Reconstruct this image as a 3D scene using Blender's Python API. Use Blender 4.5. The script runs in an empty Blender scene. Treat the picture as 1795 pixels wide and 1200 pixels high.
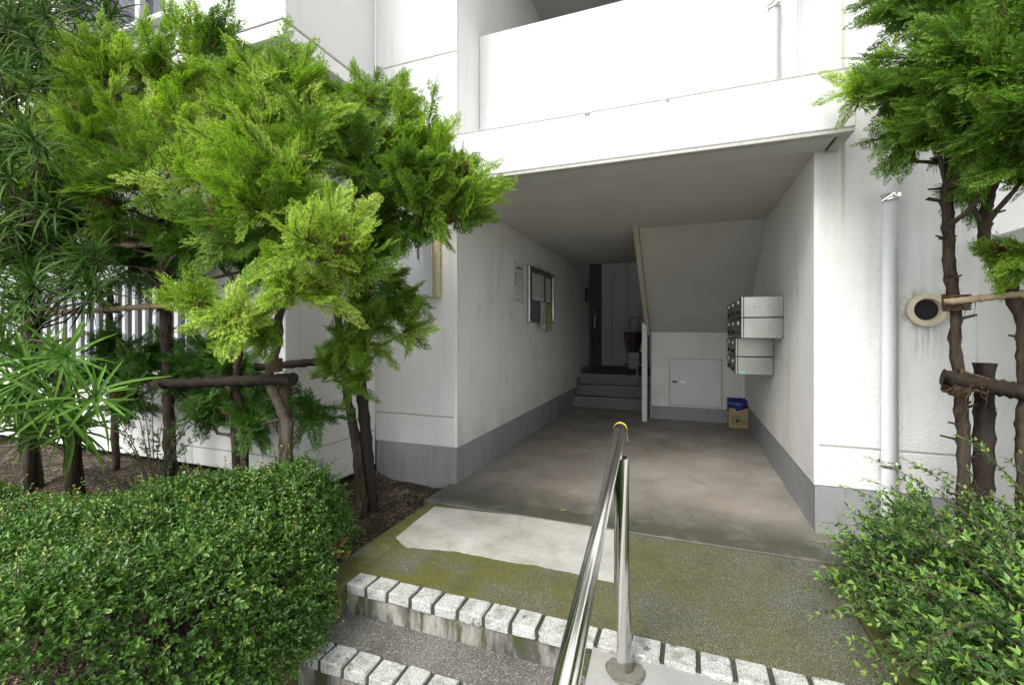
import bpy, bmesh, math, random
import numpy as np
from mathutils import Vector, Matrix

R = math.radians
random.seed(7)
scene = bpy.context.scene
col = scene.collection

# ------------------------------------------------------------------ camera
YAW = R(20.8); F = 797.8; CX, HY = 897.5, 580.0; CAMZ = 1.28
cam_d = bpy.data.cameras.new("camera"); cam = bpy.data.objects.new("camera", cam_d)
col.objects.link(cam)
cam.location = (0, 0, CAMZ); cam.rotation_euler = (R(90), 0, YAW)
cam_d.sensor_width = 36; cam_d.lens = 16; cam_d.shift_y = -20 / 1795
cam_d.clip_start = 0.03; cam_d.clip_end = 3000
scene.camera = cam

# ------------------------------------------------------------------ sky and sun (bright overcast)
world = bpy.data.worlds.new("World"); scene.world = world; world.use_nodes = True
wn = world.node_tree; wn.nodes.clear()
SUN_EL, SUN_AZ = R(47), R(197)      # azimuth measured clockwise from +Y
sky = wn.nodes.new("ShaderNodeTexSky"); sky.sky_type = 'NISHITA'; sky.sun_disc = False
sky.sun_elevation = SUN_EL; sky.sun_rotation = SUN_AZ
sky.air_density = 1.0; sky.dust_density = 1.2; sky.ozone_density = 1.0
hs = wn.nodes.new("ShaderNodeHueSaturation"); hs.inputs['Saturation'].default_value = 0.12
bg = wn.nodes.new("ShaderNodeBackground"); bg.inputs['Strength'].default_value = 0.15
wo = wn.nodes.new("ShaderNodeOutputWorld")
wn.links.new(sky.outputs[0], hs.inputs['Color']); wn.links.new(hs.outputs[0], bg.inputs['Color'])
wn.links.new(bg.outputs[0], wo.inputs['Surface'])
sun_d = bpy.data.lights.new("sun", 'SUN'); sun = bpy.data.objects.new("sun", sun_d); col.objects.link(sun)
sun_d.energy = 1.5; sun_d.angle = R(24); sun_d.color = (1.0, 0.965, 0.91)
sd = Vector((math.sin(SUN_AZ) * math.cos(SUN_EL), math.cos(SUN_AZ) * math.cos(SUN_EL), math.sin(SUN_EL)))
sun.rotation_euler = sd.to_track_quat('Z', 'Y').to_euler(); sun.location = sd * 20
vs = scene.view_settings
vs.view_transform = 'Standard'; vs.look = 'None'; vs.gamma = 1.0; vs.use_curve_mapping = False
vs.exposure = 1.2
scene.cycles.use_denoising = True
scene.cycles.max_bounces = 7; scene.cycles.diffuse_bounces = 6; scene.cycles.glossy_bounces = 3; scene.cycles.transmission_bounces = 2
scene.cycles.use_adaptive_sampling = True; scene.cycles.adaptive_threshold = 0.04; scene.cycles.caustics_reflective = False; scene.cycles.caustics_refractive = False
scene.cycles.use_light_tree = False; scene.cycles.transparent_max_bounces = 6

# ------------------------------------------------------------------ helpers
SY, CY = math.sin(YAW), math.cos(YAW)
def at(x, y, Y=None, X=None, Z=None):
    """world point seen at photo pixel (x, y) on the plane Y=, X= or Z="""
    u = (x - CX) / F; v = (HY - y) / F
    d = Vector((-SY + u * CY, CY + u * SY, v))
    if Y is not None: t = Y / d.y
    elif X is not None: t = X / d.x
    else: t = (Z - CAMZ) / d.z
    return Vector((0, 0, CAMZ)) + d * t
def depth(x, Y):
    return Y / (CY + (x - CX) / F * SY)

def tag(o, label=None, cat=None, group=None, kind=None):
    if label: o["label"] = label
    if cat: o["category"] = cat
    if group: o["group"] = group
    if kind: o["kind"] = kind
    return o
def empty(name, loc=(0, 0, 0), label=None, cat=None, group=None):
    o = bpy.data.objects.new(name, None); col.objects.link(o); o.location = loc
    o.empty_display_size = 0.1
    return tag(o, label, cat, group)
def link(name, me, parent=None, loc=None):
    o = bpy.data.objects.new(name, me); col.objects.link(o)
    if parent is not None:
        o.parent = parent
        # geometry is written in world space: cancel the parents' offsets
        off = Vector((0, 0, 0)); p = parent
        while p is not None: off += p.location; p = p.parent
        o.location = (Vector(loc) if loc is not None else Vector((0, 0, 0))) - off
    elif loc is not None: o.location = loc
    return o

class MB:
    """collects shapes into one mesh"""
    def __init__(s): s.bm = bmesh.new()
    def box(s, x0, x1, y0, y1, z0, z1, bev=0.0, seg=1):
        b = bmesh.new()
        bmesh.ops.create_cube(b, size=1)
        for v in b.verts:
            v.co = Vector(((x0 + x1) / 2 + v.co.x * (x1 - x0), (y0 + y1) / 2 + v.co.y * (y1 - y0), (z0 + z1) / 2 + v.co.z * (z1 - z0)))
        if bev: bmesh.ops.bevel(b, geom=b.edges[:], offset=bev, segments=seg, affect='EDGES', profile=0.6)
        s._add(b); return s
    def _add(s, b, M=None):
        if M is not None: bmesh.ops.transform(b, matrix=M, verts=b.verts)
        me = bpy.data.meshes.new("tmp"); b.to_mesh(me); b.free(); s.bm.from_mesh(me); bpy.data.meshes.remove(me)
    def prism(s, pts, axis, a, b):
        """polygon pts (2D) extruded along axis between a and b"""
        bm = s.bm
        def P(p, t):
            return {'x': (t, p[0], p[1]), 'y': (p[0], t, p[1]), 'z': (p[0], p[1], t)}[axis]
        v0 = [bm.verts.new(P(p, a)) for p in pts]; v1 = [bm.verts.new(P(p, b)) for p in pts]
        n = len(pts)
        fs = [bm.faces.new(v0), bm.faces.new(v1[::-1])]
        for i in range(n): fs.append(bm.faces.new((v0[i], v1[i], v1[(i + 1) % n], v0[(i + 1) % n])))
        bmesh.ops.recalc_face_normals(bm, faces=fs); return s
    def tube(s, pts, rad, n=10, cap=True, jit=0.0, smooth=True, rng=None):
        """tube through pts; rad one value or list"""
        bm = s.bm; pts = [Vector(p) for p in pts]
        if not isinstance(rad, (list, tuple)): rad = [rad] * len(pts)
        rng = rng or random
        rings = []; ref = None
        for i, p in enumerate(pts):
            d = (pts[min(i + 1, len(pts) - 1)] - pts[max(i - 1, 0)]).normalized()
            if ref is None: ref = Vector((0, 0, 1)) if abs(d.z) < .9 else Vector((1, 0, 0))
            a = d.cross(ref).normalized(); b = d.cross(a).normalized(); ref = b.cross(d) if abs(b.cross(d).length) > 1e-6 else ref
            ref = -a.cross(d) if False else ref
            ring = []
            for k in range(n):
                th = 2 * math.pi * k / n
                r = rad[i] * (1 + (rng.uniform(-jit, jit) if jit else 0))
                ring.append(bm.verts.new(p + (a * math.cos(th) + b * math.sin(th)) * r))
            rings.append(ring)
        for i in range(len(rings) - 1):
            for k in range(n):
                f = bm.faces.new((rings[i][k], rings[i][(k + 1) % n], rings[i + 1][(k + 1) % n], rings[i + 1][k])); f.smooth = smooth
        if cap:
            bm.faces.new([bm.verts.new(v.co) for v in rings[0]]); bm.faces.new([bm.verts.new(v.co) for v in rings[-1]][::-1])
        return s
    def build(s, name, m, parent=None, recalc=True, smooth=False):
        if recalc: bmesh.ops.recalc_face_normals(s.bm, faces=s.bm.faces[:])
        if smooth:
            for f in s.bm.faces: f.smooth = True
        me = bpy.data.meshes.new(name); s.bm.to_mesh(me); s.bm.free()
        me.materials.append(m)
        return link(name, me, parent)
def box(name, m, parent, x0, x1, y0, y1, z0, z1, bev=0.0, seg=1):
    return MB().box(x0, x1, y0, y1, z0, z1, bev, seg).build(name, m, parent)

# ------------------------------------------------------------------ materials
class NM:
    def __init__(s, name, rough=0.8, spec=0.5, metal=0.0):
        s.m = bpy.data.materials.new(name); s.m.use_nodes = True
        s.nt = s.m.node_tree; s.b = s.nt.nodes['Principled BSDF']
        s.b.inputs['Roughness'].default_value = rough; s.b.inputs['Metallic'].default_value = metal
        s.b.inputs['Specular IOR Level'].default_value = spec
        s.tc = s.nt.nodes.new('ShaderNodeTexCoord')
    def n(s, t, **kw):
        nd = s.nt.nodes.new(t)
        for k, v in kw.items(): setattr(nd, k, v)
        return nd
    def L(s, a, b): s.nt.links.new(a, b)
    def mapped(s, scale=(1, 1, 1), rot=(0, 0, 0)):
        mp = s.n('ShaderNodeMapping'); mp.inputs['Scale'].default_value = scale; mp.inputs['Rotation'].default_value = rot
        s.L(s.tc.outputs['Object'], mp.inputs['Vector']); return mp.outputs[0]
    def noise(s, scale, detail=3, rough=.55, vec=None, dist=0.0):
        nd = s.n('ShaderNodeTexNoise'); nd.inputs['Scale'].default_value = scale; nd.inputs['Detail'].default_value = detail
        nd.inputs['Roughness'].default_value = rough; nd.inputs['Distortion'].default_value = dist
        s.L(vec or s.tc.outputs['Object'], nd.inputs['Vector']); return nd.outputs['Fac']
    def voro(s, scale, feature='F1', out='Distance', vec=None):
        nd = s.n('ShaderNodeTexVoronoi', feature=feature); nd.inputs['Scale'].default_value = scale
        s.L(vec or s.tc.outputs['Object'], nd.inputs['Vector']); return nd.outputs[out]
    def ramp(s, fac, stops):
        nd = s.n('ShaderNodeValToRGB'); cr = nd.color_ramp
        while len(cr.elements) < len(stops): cr.elements.new(.5)
        for e, (p, c) in zip(cr.elements, stops):
            e.position = p; e.color = (c, c, c, 1) if not hasattr(c, '__len__') else (*c, 1)
        s.L(fac, nd.inputs[0]); return nd.outputs[0]
    def mix(s, fac, a, b, mode='MIX'):
        nd = s.n('ShaderNodeMix', data_type='RGBA', blend_type=mode)
        for i, v in ((0, fac), (6, a), (7, b)):
            if hasattr(v, 'is_linked') or hasattr(v, 'links'): s.L(v, nd.inputs[i])
            elif i == 0: nd.inputs[0].default_value = v
            else: nd.inputs[i].default_value = (*v, 1)
        return nd.outputs[2]
    def math(s, op, a, b=0.5):
        nd = s.n('ShaderNodeMath', operation=op)
        for i, v in ((0, a), (1, b)):
            if hasattr(v, 'links'): s.L(v, nd.inputs[i])
            else: nd.inputs[i].default_value = v
        return nd.outputs[0]
    def col(s, c):
        if hasattr(c, 'links'): s.L(c, s.b.inputs['Base Color'])
        else: s.b.inputs['Base Color'].default_value = (*c, 1)
        return s
    def rough(s, r): s.L(r, s.b.inputs['Roughness']); return s
    def bump(s, h, strength=.5, dist=.01):
        nd = s.n('ShaderNodeBump'); nd.inputs['Strength'].default_value = strength; nd.inputs['Distance'].default_value = dist
        s.L(h, nd.inputs['Height']); s.L(nd.outputs[0], s.b.inputs['Normal']); return s

def plain(name, c, rough=.6, metal=0.0, var=.12, scale=12, bump=.0, bscale=60):
    k = NM(name, rough, .5, metal)
    lo = tuple(v * (1 - var) for v in c); hi = tuple(min(1, v * (1 + var)) for v in c)
    k.col(k.mix(k.noise(scale, 4), lo, hi))
    if bump: k.bump(k.noise(bscale, 3), bump, .004)
    return k.m
M = {}
def stucco(name, white, warm, bstr=.55, streak=.35, marks=None):
    k = NM(name, .78, .3)
    big = k.noise(1.3, 2, .6)
    c = k.mix(k.ramp(big, [(.35, 0), (.7, 1)]), white, warm)
    st = k.noise(1.0, 3, .62, k.mapped((7, 7, .8)))
    st = k.math('MULTIPLY', k.ramp(st, [(.56, 0), (.78, 1)]), streak)
    c = k.mix(st, c, (.42, .41, .38))
    if marks == 'vent':
        vp = at(1622, 543, Y=3.35)
        sx = k.n('ShaderNodeSeparateXYZ'); k.L(k.tc.outputs['Object'], sx.inputs[0])
        dx_ = k.math('ABSOLUTE', k.math('SUBTRACT', sx.outputs['X'], vp.x)); dz_ = k.math('SUBTRACT', sx.outputs['Z'], vp.z)
        r2 = k.math('SQRT', k.math('ADD', k.math('MULTIPLY', dx_, dx_), k.math('MULTIPLY', dz_, dz_)))
        nz = k.noise(22, 5, .7)
        halo = k.math('MULTIPLY', k.ramp(r2, [(.09, 1), (.15, 0)]), k.ramp(nz, [(.38, 0), (.6, 1)]))
        below = k.math('MULTIPLY', k.ramp(dx_, [(.03, 1), (.10, 0)]), k.ramp(k.math('MULTIPLY', dz_, -1.0), [(.05, 0), (.10, 1), (.34, 0)]))
        run = k.math('MULTIPLY', below, k.ramp(k.noise(1, 4, .6, k.mapped((34, 34, 2.5))), [(.42, 0), (.62, 1)]))
        c = k.mix(k.math('MULTIPLY', k.math('MAXIMUM', halo, run), .7), c, (.16, .155, .145))
        rx = at(1478, 330, Y=3.35).x
        rust = k.math('MULTIPLY', k.ramp(k.math('ABSOLUTE', k.math('SUBTRACT', sx.outputs['X'], rx)), [(.004, 1), (.016, 0)]), k.ramp(k.math('SUBTRACT', sx.outputs['Z'], 1.4), [(.35, 0), (.98, 1)]))
        c = k.mix(k.math('MULTIPLY', rust, .6), c, (.34, .27, .12))
    if marks == 'scuff':
        sx = k.n('ShaderNodeSeparateXYZ'); k.L(k.tc.outputs['Object'], sx.inputs[0])
        zone = k.math('MULTIPLY', k.ramp(k.math('MULTIPLY', sx.outputs['Z'], .5), [(.30, 0), (.42, 1), (.78, 1), (.9, 0)]), k.ramp(k.math('MULTIPLY', sx.outputs['Y'], .1), [(.36, 0), (.40, 1), (.62, 1), (.72, .3)]))
        sc_ = k.ramp(k.noise(1, 3, .65, k.mapped((1, 13, 5))), [(.60, 0), (.70, 1)])
        c = k.mix(k.math('MULTIPLY', k.math('MULTIPLY', sc_, zone), .5), c, (.26, .25, .22))
        low = k.math('MULTIPLY', k.ramp(sx.outputs['Z'], [(.32, 1), (.75, 0)]), k.ramp(k.noise(3, 5, .7), [(.4, 0), (.65, 1)]))
        c = k.mix(k.math('MULTIPLY', low, .4), c, (.40, .385, .35))
    k.col(c)
    h1 = k.noise(150, 1, .5)
    k.bump(k.ramp(h1, [(.35, 0), (.65, 1)]), bstr, .0035)
    return k.m
M['stucco'] = stucco('white_stucco', (.745, .745, .74), (.70, .70, .685), .75, .30)  # facade white lowered against the passage white, balancing their light in colour
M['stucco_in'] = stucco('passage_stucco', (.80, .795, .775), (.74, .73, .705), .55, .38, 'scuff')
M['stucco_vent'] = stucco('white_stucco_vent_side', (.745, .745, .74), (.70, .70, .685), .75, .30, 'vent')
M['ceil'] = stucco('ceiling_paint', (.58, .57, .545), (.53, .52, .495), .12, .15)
M['smooth_white'] = stucco('smooth_white_paint', (.78, .78, .77), (.72, .72, .70), .12, .2)
M['trim'] = plain('grey_trim', (.42, .41, .38), .7, var=.2, scale=20)
M['ledge_dirt'] = plain('dirty_ledge', (.42, .41, .38), .9, var=.35, scale=30, bump=.3)
M['chip'] = plain('exposed_grey_plaster', (.26, .25, .23), .9, var=.4, scale=60)
M['olive'] = plain('olive_soffit', (.16, .16, .10), .8, var=.15)

def concrete(name, a, b, rough=.75, bstr=.2, stain=(.12, .115, .10), stf=.5, streak=False):
    k = NM(name, rough, .4)
    c = k.mix(k.ramp(k.noise(2.3, 6, .65), [(.3, 0), (.7, 1)]), a, b)
    sv = k.mapped((5, 5, .9)) if streak else None
    s2 = k.ramp(k.noise(3.1, 6, .7, sv), [(.5, 0), (.75, 1)])
    c = k.mix(k.math('MULTIPLY', s2, stf), c, stain)
    c = k.mix(k.math('MULTIPLY', k.ramp(k.noise(160, 2), [(.5, 0), (.75, 1)]), .25), c, tuple(v * 1.5 for v in b))
    k.col(c); k.bump(k.math('ADD', k.noise(120, 4, .6), k.noise(9, 3)), bstr, .004)
    return k.m
M['base'] = concrete('grey_base_concrete', (.235, .24, .245), (.31, .315, .32), .7, .2, (.12, .12, .12), .55, True)

def floor_mat():
    k = NM('passage_floor_concrete', .55, .45)
    c = k.mix(k.ramp(k.noise(1.6, 6, .62), [(.32, 0), (.68, 1)]), (.20, .182, .158), (.33, .305, .27))
    c = k.mix(k.math('MULTIPLY', k.ramp(k.noise(1.1, 4, .6, k.mapped((1.2, .7, 1))), [(.5, 0), (.72, 1)]), .45), c, (.27, .19, .115))
    c = k.mix(k.math('MULTIPLY', k.ramp(k.noise(2.2, 7, .7, k.mapped((1, .6, 1))), [(.47, 0), (.75, 1)]), .45), c, (.10, .092, .08))
    # hairline cracks where a slow noise lets them through
    vec = k.n('ShaderNodeVectorMath', operation='ADD')
    nz = k.n('ShaderNodeTexNoise'); nz.inputs['Scale'].default_value = 7; k.L(k.tc.outputs['Object'], nz.inputs['Vector'])
    sc = k.n('ShaderNodeVectorMath', operation='SCALE'); sc.inputs['Scale'].default_value = .16; k.L(nz.outputs['Color'], sc.inputs[0])
    k.L(k.tc.outputs['Object'], vec.inputs[0]); k.L(sc.outputs[0], vec.inputs[1])
    cr = k.ramp(k.voro(3.6, 'DISTANCE_TO_EDGE', vec=vec.outputs[0]), [(0.0, 1), (.022, 0)])
    msk = k.ramp(k.noise(1.15, 2), [(.5, 0), (.6, 1)])
    crack = k.math('MULTIPLY', cr, msk)
    c = k.mix(k.math('MULTIPLY', crack, .75), c, (.05, .045, .04))
    # mossy damp at the open edge, where rain reaches
    sx = k.n('ShaderNodeSeparateXYZ'); k.L(k.tc.outputs['Object'], sx.inputs[0])
    mr = k.n('ShaderNodeMapRange'); k.L(sx.outputs['Y'], mr.inputs['Value'])
    mr.inputs['From Min'].default_value = 3.62; mr.inputs['From Max'].default_value = 3.12
    w = k.math('MULTIPLY', mr.outputs[0], k.ramp(k.noise(4.5, 5, .65), [(.28, .45), (.5, 1)]))
    c = k.mix(k.math('MULTIPLY', w, .92), c, (.062, .062, .046))
    k.col(c); k.rough(k.ramp(k.noise(3, 4), [(.3, .42), (.7, .68)]))
    k.bump(k.math('SUBTRACT', k.noise(40, 5, .6), k.math('MULTIPLY', crack, 2.0)), .16, .004)
    return k.m
M['floor'] = floor_mat()

def apron_mat():
    k = NM('mossy_exposed_aggregate', .88, .25)
    spk = k.voro(300, 'F1', 'Color'); bw = k.n('ShaderNodeRGBToBW'); k.L(spk, bw.inputs[0])
    c = k.ramp(bw.outputs[0], [(.2, (.05, .05, .042)), (.5, (.11, .11, .092)), (.75, (.18, .18, .155)), (.9, (.34, .34, .31))])
    m1 = k.ramp(k.noise(2.6, 6, .68), [(.34, .15), (.56, 1)])
    m2 = k.ramp(k.noise(60, 3, .6), [(.3, .25), (.6, 1)])
    sx = k.n('ShaderNodeSeparateXYZ'); k.L(k.tc.outputs['Object'], sx.inputs[0])
    mr = k.n('ShaderNodeMapRange'); k.L(sx.outputs['X'], mr.inputs['Value'])
    mr.inputs['From Min'].default_value = .9; mr.inputs['From Max'].default_value = -1.2
    mr.inputs['To Min'].default_value = .35; mr.inputs['To Max'].default_value = 1.25
    mo = k.math('MULTIPLY', k.math('MULTIPLY', m1, m2), mr.outputs[0])
    c = k.mix(mo, c, (.108, .110, .016))
    c = k.mix(k.math('MULTIPLY', k.ramp(k.noise(5, 5, .7), [(.5, 0), (.75, 1)]), .5), c, (.05, .052, .03))
    k.col(c); k.bump(k.math('ADD', k.voro(210), k.noise(30, 4)), .45, .006)
    return k.m
M['apron'] = apron_mat()
def moss_kerb():
    k = NM('mossy_kerb_concrete', .9, .25)
    c = k.mix(k.ramp(k.noise(9, 6, .7), [(.3, 0), (.7, 1)]), (.07, .075, .018), (.14, .138, .045))
    c = k.mix(k.math('MULTIPLY', k.ramp(k.noise(3, 5, .7), [(.5, 0), (.7, 1)]), .7), c, (.20, .195, .16))
    k.col(c); k.bump(k.noise(90, 5, .65), .4, .006); return k.m
M['kerb'] = moss_kerb()
def tread_mat():
    k = NM('worn_tread_concrete', .85, .3)
    c = k.mix(k.ramp(k.noise(3, 6, .65), [(.3, 0), (.7, 1)]), (.085, .078, .068), (.16, .152, .14))
    bw = k.n('ShaderNodeRGBToBW'); k.L(k.voro(230, 'F1', 'Color'), bw.inputs[0])
    c = k.mix(k.math('MULTIPLY', k.ramp(bw.outputs[0], [(.66, 0), (.8, 1)]), .5), c, (.5, .5, .47))
    c = k.mix(k.math('MULTIPLY', k.ramp(k.noise(5, 5, .7), [(.55, 0), (.7, 1)]), .6), c, (.06, .065, .03))
    k.col(c); k.bump(k.math('ADD', k.voro(230), k.noise(20, 4)), .35, .005); return k.m
M['tread'] = tread_mat()
def riser_mat():
    k = NM('streaked_riser_concrete', .85, .3)
    c = k.mix(k.ramp(k.noise(1, 6, .6, k.mapped((9, 9, 3))), [(.40, 0), (.60, 1)]), (.075, .073, .062), (.36, .35, .32))
    mo = k.ramp(k.noise(1, 5, .65, k.mapped((13, 13, 2.5))), [(.50, 0), (.60, 1)])
    c = k.mix(k.math('MULTIPLY', mo, .9), c, (.055, .062, .015))
    k.col(c); k.bump(k.noise(80, 5), .3, .005); return k.m
M['riser'] = riser_mat()
M['footing'] = concrete('mossy_mortar_footing', (.13, .13, .10), (.20, .195, .16), .9, .5, (.06, .065, .03), .9)
M['ramp'] = concrete('ramp_concrete', (.24, .235, .225), (.33, .325, .31), .85, .4, (.12, .12, .10), .4)
def granite():
    k = NM('white_granite', .75, .35)
    bw = k.n('ShaderNodeRGBToBW'); k.L(k.voro(330, 'F1', 'Color'), bw.inputs[0])
    c = k.ramp(bw.outputs[0], [(.22, (.20, .20, .19)), (.42, (.46, .46, .45)), (.7, (.64, .64, .63))])
    oi = k.n('ShaderNodeObjectInfo')
    c = k.mix(k.math('MULTIPLY', oi.outputs['Random'], .35), c, (.48, .47, .43))
    d = k.ramp(k.noise(11, 6, .72), [(.48, 0), (.66, 1)])
    c = k.mix(k.math('MULTIPLY', d, .75), c, (.17, .165, .13))
    d2 = k.ramp(k.noise(16, 5, .7), [(.58, 0), (.68, 1)])
    c = k.mix(k.math('MULTIPLY', d2, .8), c, (.055, .06, .03))
    k.col(c); k.bump(k.math('ADD', k.noise(130, 4), k.noise(25, 3)), .55, .005); return k.m
M['granite'] = granite()
M['joint'] = plain('dark_mossy_joint', (.05, .05, .035), .95, var=.4, scale=40, bump=.5)
def patch_mat():
    k = NM('pale_patch_mortar', .85, .3)
    c = k.mix(k.ramp(k.noise(3.5, 6, .65), [(.3, 0), (.7, 1)]), (.33, .32, .285), (.50, .49, .46))
    c = k.mix(k.math('MULTIPLY', k.ramp(k.noise(2.6, 5, .65), [(.5, 0), (.7, 1)]), .5), c, (.20, .20, .11))
    c = k.mix(k.math('MULTIPLY', k.ramp(k.noise(45, 4, .7), [(.5, 0), (.75, 1)]), .35), c, (.2, .195, .17))
    k.col(c); k.bump(k.noise(70, 5), .25, .004); return k.m
M['patch'] = patch_mat()
def soil_mat():
    k = NM('leaf_litter_soil', .95, .2)
    c = k.mix(k.noise(6, 6, .7), (.026, .018, .012), (.065, .045, .032))
    bw = k.n('ShaderNodeRGBToBW'); k.L(k.voro(75, 'F1', 'Color'), bw.inputs[0])
    c = k.mix(k.math('MULTIPLY', k.ramp(bw.outputs[0], [(.55, 0), (.72, 1)]), k.ramp(k.noise(5, 4), [(.4, .1), (.65, .9)])), c, (.30, .25, .18))
    k.col(c); k.bump(k.math('ADD', k.voro(75), k.noise(18, 5)), .8, .02); return k.m
M['soil'] = soil_mat()
M['path'] = concrete('path_paving', (.40, .39, .37), (.48, .47, .45), .9, .3, (.25, .24, .22), .3)
def steel(name, c, rough, var=.0):
    k = NM(name, rough, .5, 1.0)
    k.col(k.mix(k.noise(3, 4), tuple(v * .9 for v in c), c))
    k.rough(k.ramp(k.noise(4, 1), [(.3, rough * .85), (.7, rough * 1.2)])); return k.m
M['chrome'] = steel('polished_stainless', (.88, .87, .85), .13)
M['mailsteel'] = steel('brushed_stainless', (.32, .32, .30), .34, .0)
M['mailface'] = plain('mailbox_face', (.13, .125, .12), .35, .6)
M['black'] = plain('black_rubber', (.015, .015, .016), .5)
M['yellow'] = plain('yellow_band', (.75, .60, .03), .5)
M['alu'] = steel('aluminium', (.55, .56, .57), .38)
M['grey_felt'] = plain('grey_board_felt', (.13, .13, .145), .9)
M['paper'] = plain('white_paper', (.62, .63, .62), .8, var=.05)
M['greenpaper'] = plain('lime_paper', (.36, .46, .16), .8, var=.06)
M['print'] = plain('print_ink', (.10, .10, .11), .8)
M['printfaint'] = plain('faint_print_ink', (.30, .30, .31), .8)
M['pvc'] = plain('grey_pvc', (.66, .68, .69), .42, var=.05, scale=3)
M['doorwhite'] = plain('white_enamel', (.60, .60, .60), .4, var=.05, scale=5)
M['darkgreen'] = plain('dark_green_enamel', (.022, .05, .04), .4)
M['greydoor'] = plain('grey_wall_panel', (.44, .43, .42), .6, var=.08)
M['beige'] = plain('beige_painted_steel', (.52, .48, .37), .5, var=.1)
M['boardyellow'] = plain('weathered_board', (.46, .40, .22), .8, var=.25, scale=18)
M['metergrey'] = plain('meter_box_grey', (.58, .61, .64), .4, var=.05)
M['fence'] = plain('grey_painted_rail', (.34, .365, .39), .45, var=.1)
M['card'] = plain('cardboard', (.42, .29, .15), .85, var=.1)
M['cardprint'] = plain('cardboard_green_print', (.22, .24, .12), .85)
M['bluebag'] = plain('blue_plastic_bag', (.012, .025, .20), .3, var=.3, scale=30)
M['mint'] = plain('mint_sticker', (.25, .62, .52), .6)
M['hole'] = plain('dark_hole', (.01, .01, .01), .9)
M['ventring'] = plain('aged_cream_plastic', (.55, .49, .36), .55, var=.15, scale=15)
M['glass'] = NM('window_glass', .08, .6).col((.06, .055, .08)).m
M['nosing'] = plain('step_nosing', (.42, .42, .42), .5)
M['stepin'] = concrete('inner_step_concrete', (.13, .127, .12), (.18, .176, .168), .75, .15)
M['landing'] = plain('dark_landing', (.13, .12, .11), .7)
M['umb_purple'] = plain('purple_cloth', (.10, .05, .09), .7)
M['umb_navy'] = plain('navy_cloth', (.02, .022, .045), .7)
M['umb_teal'] = plain('dusty_teal_cloth', (.10, .14, .15), .7)
M['wood_handle'] = plain('wood_handle', (.16, .07, .035), .4)
M['stand'] = plain('grey_stand', (.33, .33, .34), .5)
def wood(name, a, b, str_=(30, 30, 3), bs=.6):
    k = NM(name, .85, .25)
    c = k.mix(k.ramp(k.noise(1, 6, .65, k.mapped(str_)), [(.3, 0), (.7, 1)]), a, b)
    c = k.mix(k.math('MULTIPLY', k.ramp(k.noise(6, 5, .7), [(.5, 0), (.75, 1)]), .45), c, tuple(v * .45 for v in a))
    k.col(c); k.bump(k.noise(1, 6, .7, k.mapped(tuple(v * 2 for v in str_))), bs, .01); return k.m
M['post'] = wood('dark_timber_post', (.018, .013, .011), (.055, .042, .035))
M['bark'] = wood('cypress_bark', (.020, .014, .010), (.105, .077, .056), (45, 45, 6), .9)
M['barkgrey'] = wood('grey_bark', (.055, .045, .036), (.14, .115, .092), (45, 45, 6), .9)
M['twig'] = plain('red_brown_twig', (.16, .065, .03), .8, var=.3, scale=30)
M['twigdark'] = plain('dark_twig', (.07, .05, .035), .85, var=.3, scale=30)
M['log'] = wood('shade_dark_log', (.013, .009, .007), (.036, .026, .017), (20, 20, 20), .6)  # brown lowered to put the shade on the logs into their colour
M['bamboo'] = wood('aged_bamboo', (.26, .19, .12), (.42, .33, .22), (3, 60, 60), .15)
M['rope'] = wood('palm_rope', (.06, .035, .02), (.17, .11, .065), (120, 120, 120), .8)
def leaf_mat(name, rough=.5, trans=.25, spec=.35):
    k = NM(name, rough, spec)
    a = k.n('ShaderNodeAttribute', attribute_name='Col')
    k.L(a.outputs['Color'], k.b.inputs['Base Color'])
    tr = k.n('ShaderNodeBsdfTranslucent'); mx = k.n('ShaderNodeMixShader'); mx.inputs[0].default_value = trans
    br = k.n('ShaderNodeMix', data_type='RGBA', blend_type='MULTIPLY'); br.inputs[0].default_value = 1
    k.L(a.outputs['Color'], br.inputs[6]); br.inputs[7].default_value = (1.2, 1.5, .8, 1)
    k.L(br.outputs[2], tr.inputs['Color'])
    out = k.nt.nodes['Material Output']
    k.L(k.b.outputs[0], mx.inputs[1]); k.L(tr.outputs[0], mx.inputs[2]); k.L(mx.outputs[0], out.inputs['Surface'])
    return k.m
M['cyleaf'] = leaf_mat('cypress_foliage', .55, .30, .3)
M['boxleaf'] = leaf_mat('box_leaf', .34, .18, .5)
M['ableaf'] = leaf_mat('variegated_leaf', .42, .22, .4)
M['podleaf'] = leaf_mat('long_leaf', .6, .12, .12)

# ================================================================== SETTING: ground, apron, steps
XL, XR = -1.76, .76            # passage side walls
YF = 3.35                      # facade plane
PLX, PRX = -2.57, 1.55         # outer edges of the two pillars
YT = 2.37                      # front of the terraces on both sides
CEIL = 2.397
YC = 6.9; XC = -.45             # under-stair cabinet wall

def sheet(name, m, x0, x1, y0, y1, z, kind='structure', nx=1, ny=1, zf=None):
    bm = bmesh.new()
    vs_ = [[bm.verts.new((x0 + (x1 - x0) * i / nx, y0 + (y1 - y0) * j / ny, 0)) for j in range(ny + 1)] for i in range(nx + 1)]
    for r in vs_:
        for v in r: v.co.z = zf(v.co.x, v.co.y) if zf else z
    for i in range(nx):
        for j in range(ny):
            f = bm.faces.new((vs_[i][j], vs_[i + 1][j], vs_[i + 1][j + 1], vs_[i][j + 1])); f.smooth = True
    me = bpy.data.meshes.new(name); bm.to_mesh(me); bm.free(); me.materials.append(m)
    return tag(link(name, me), kind=kind)
GZ = -.44
tag(sheet('ground', M['path'], -600, 600, -600, 600, GZ), 'concrete ground around the building entrance')
def sstep(a, b, v):
    t = min(1, max(0, (v - a) / (b - a))); return t * t * (3 - 2 * t)
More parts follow.
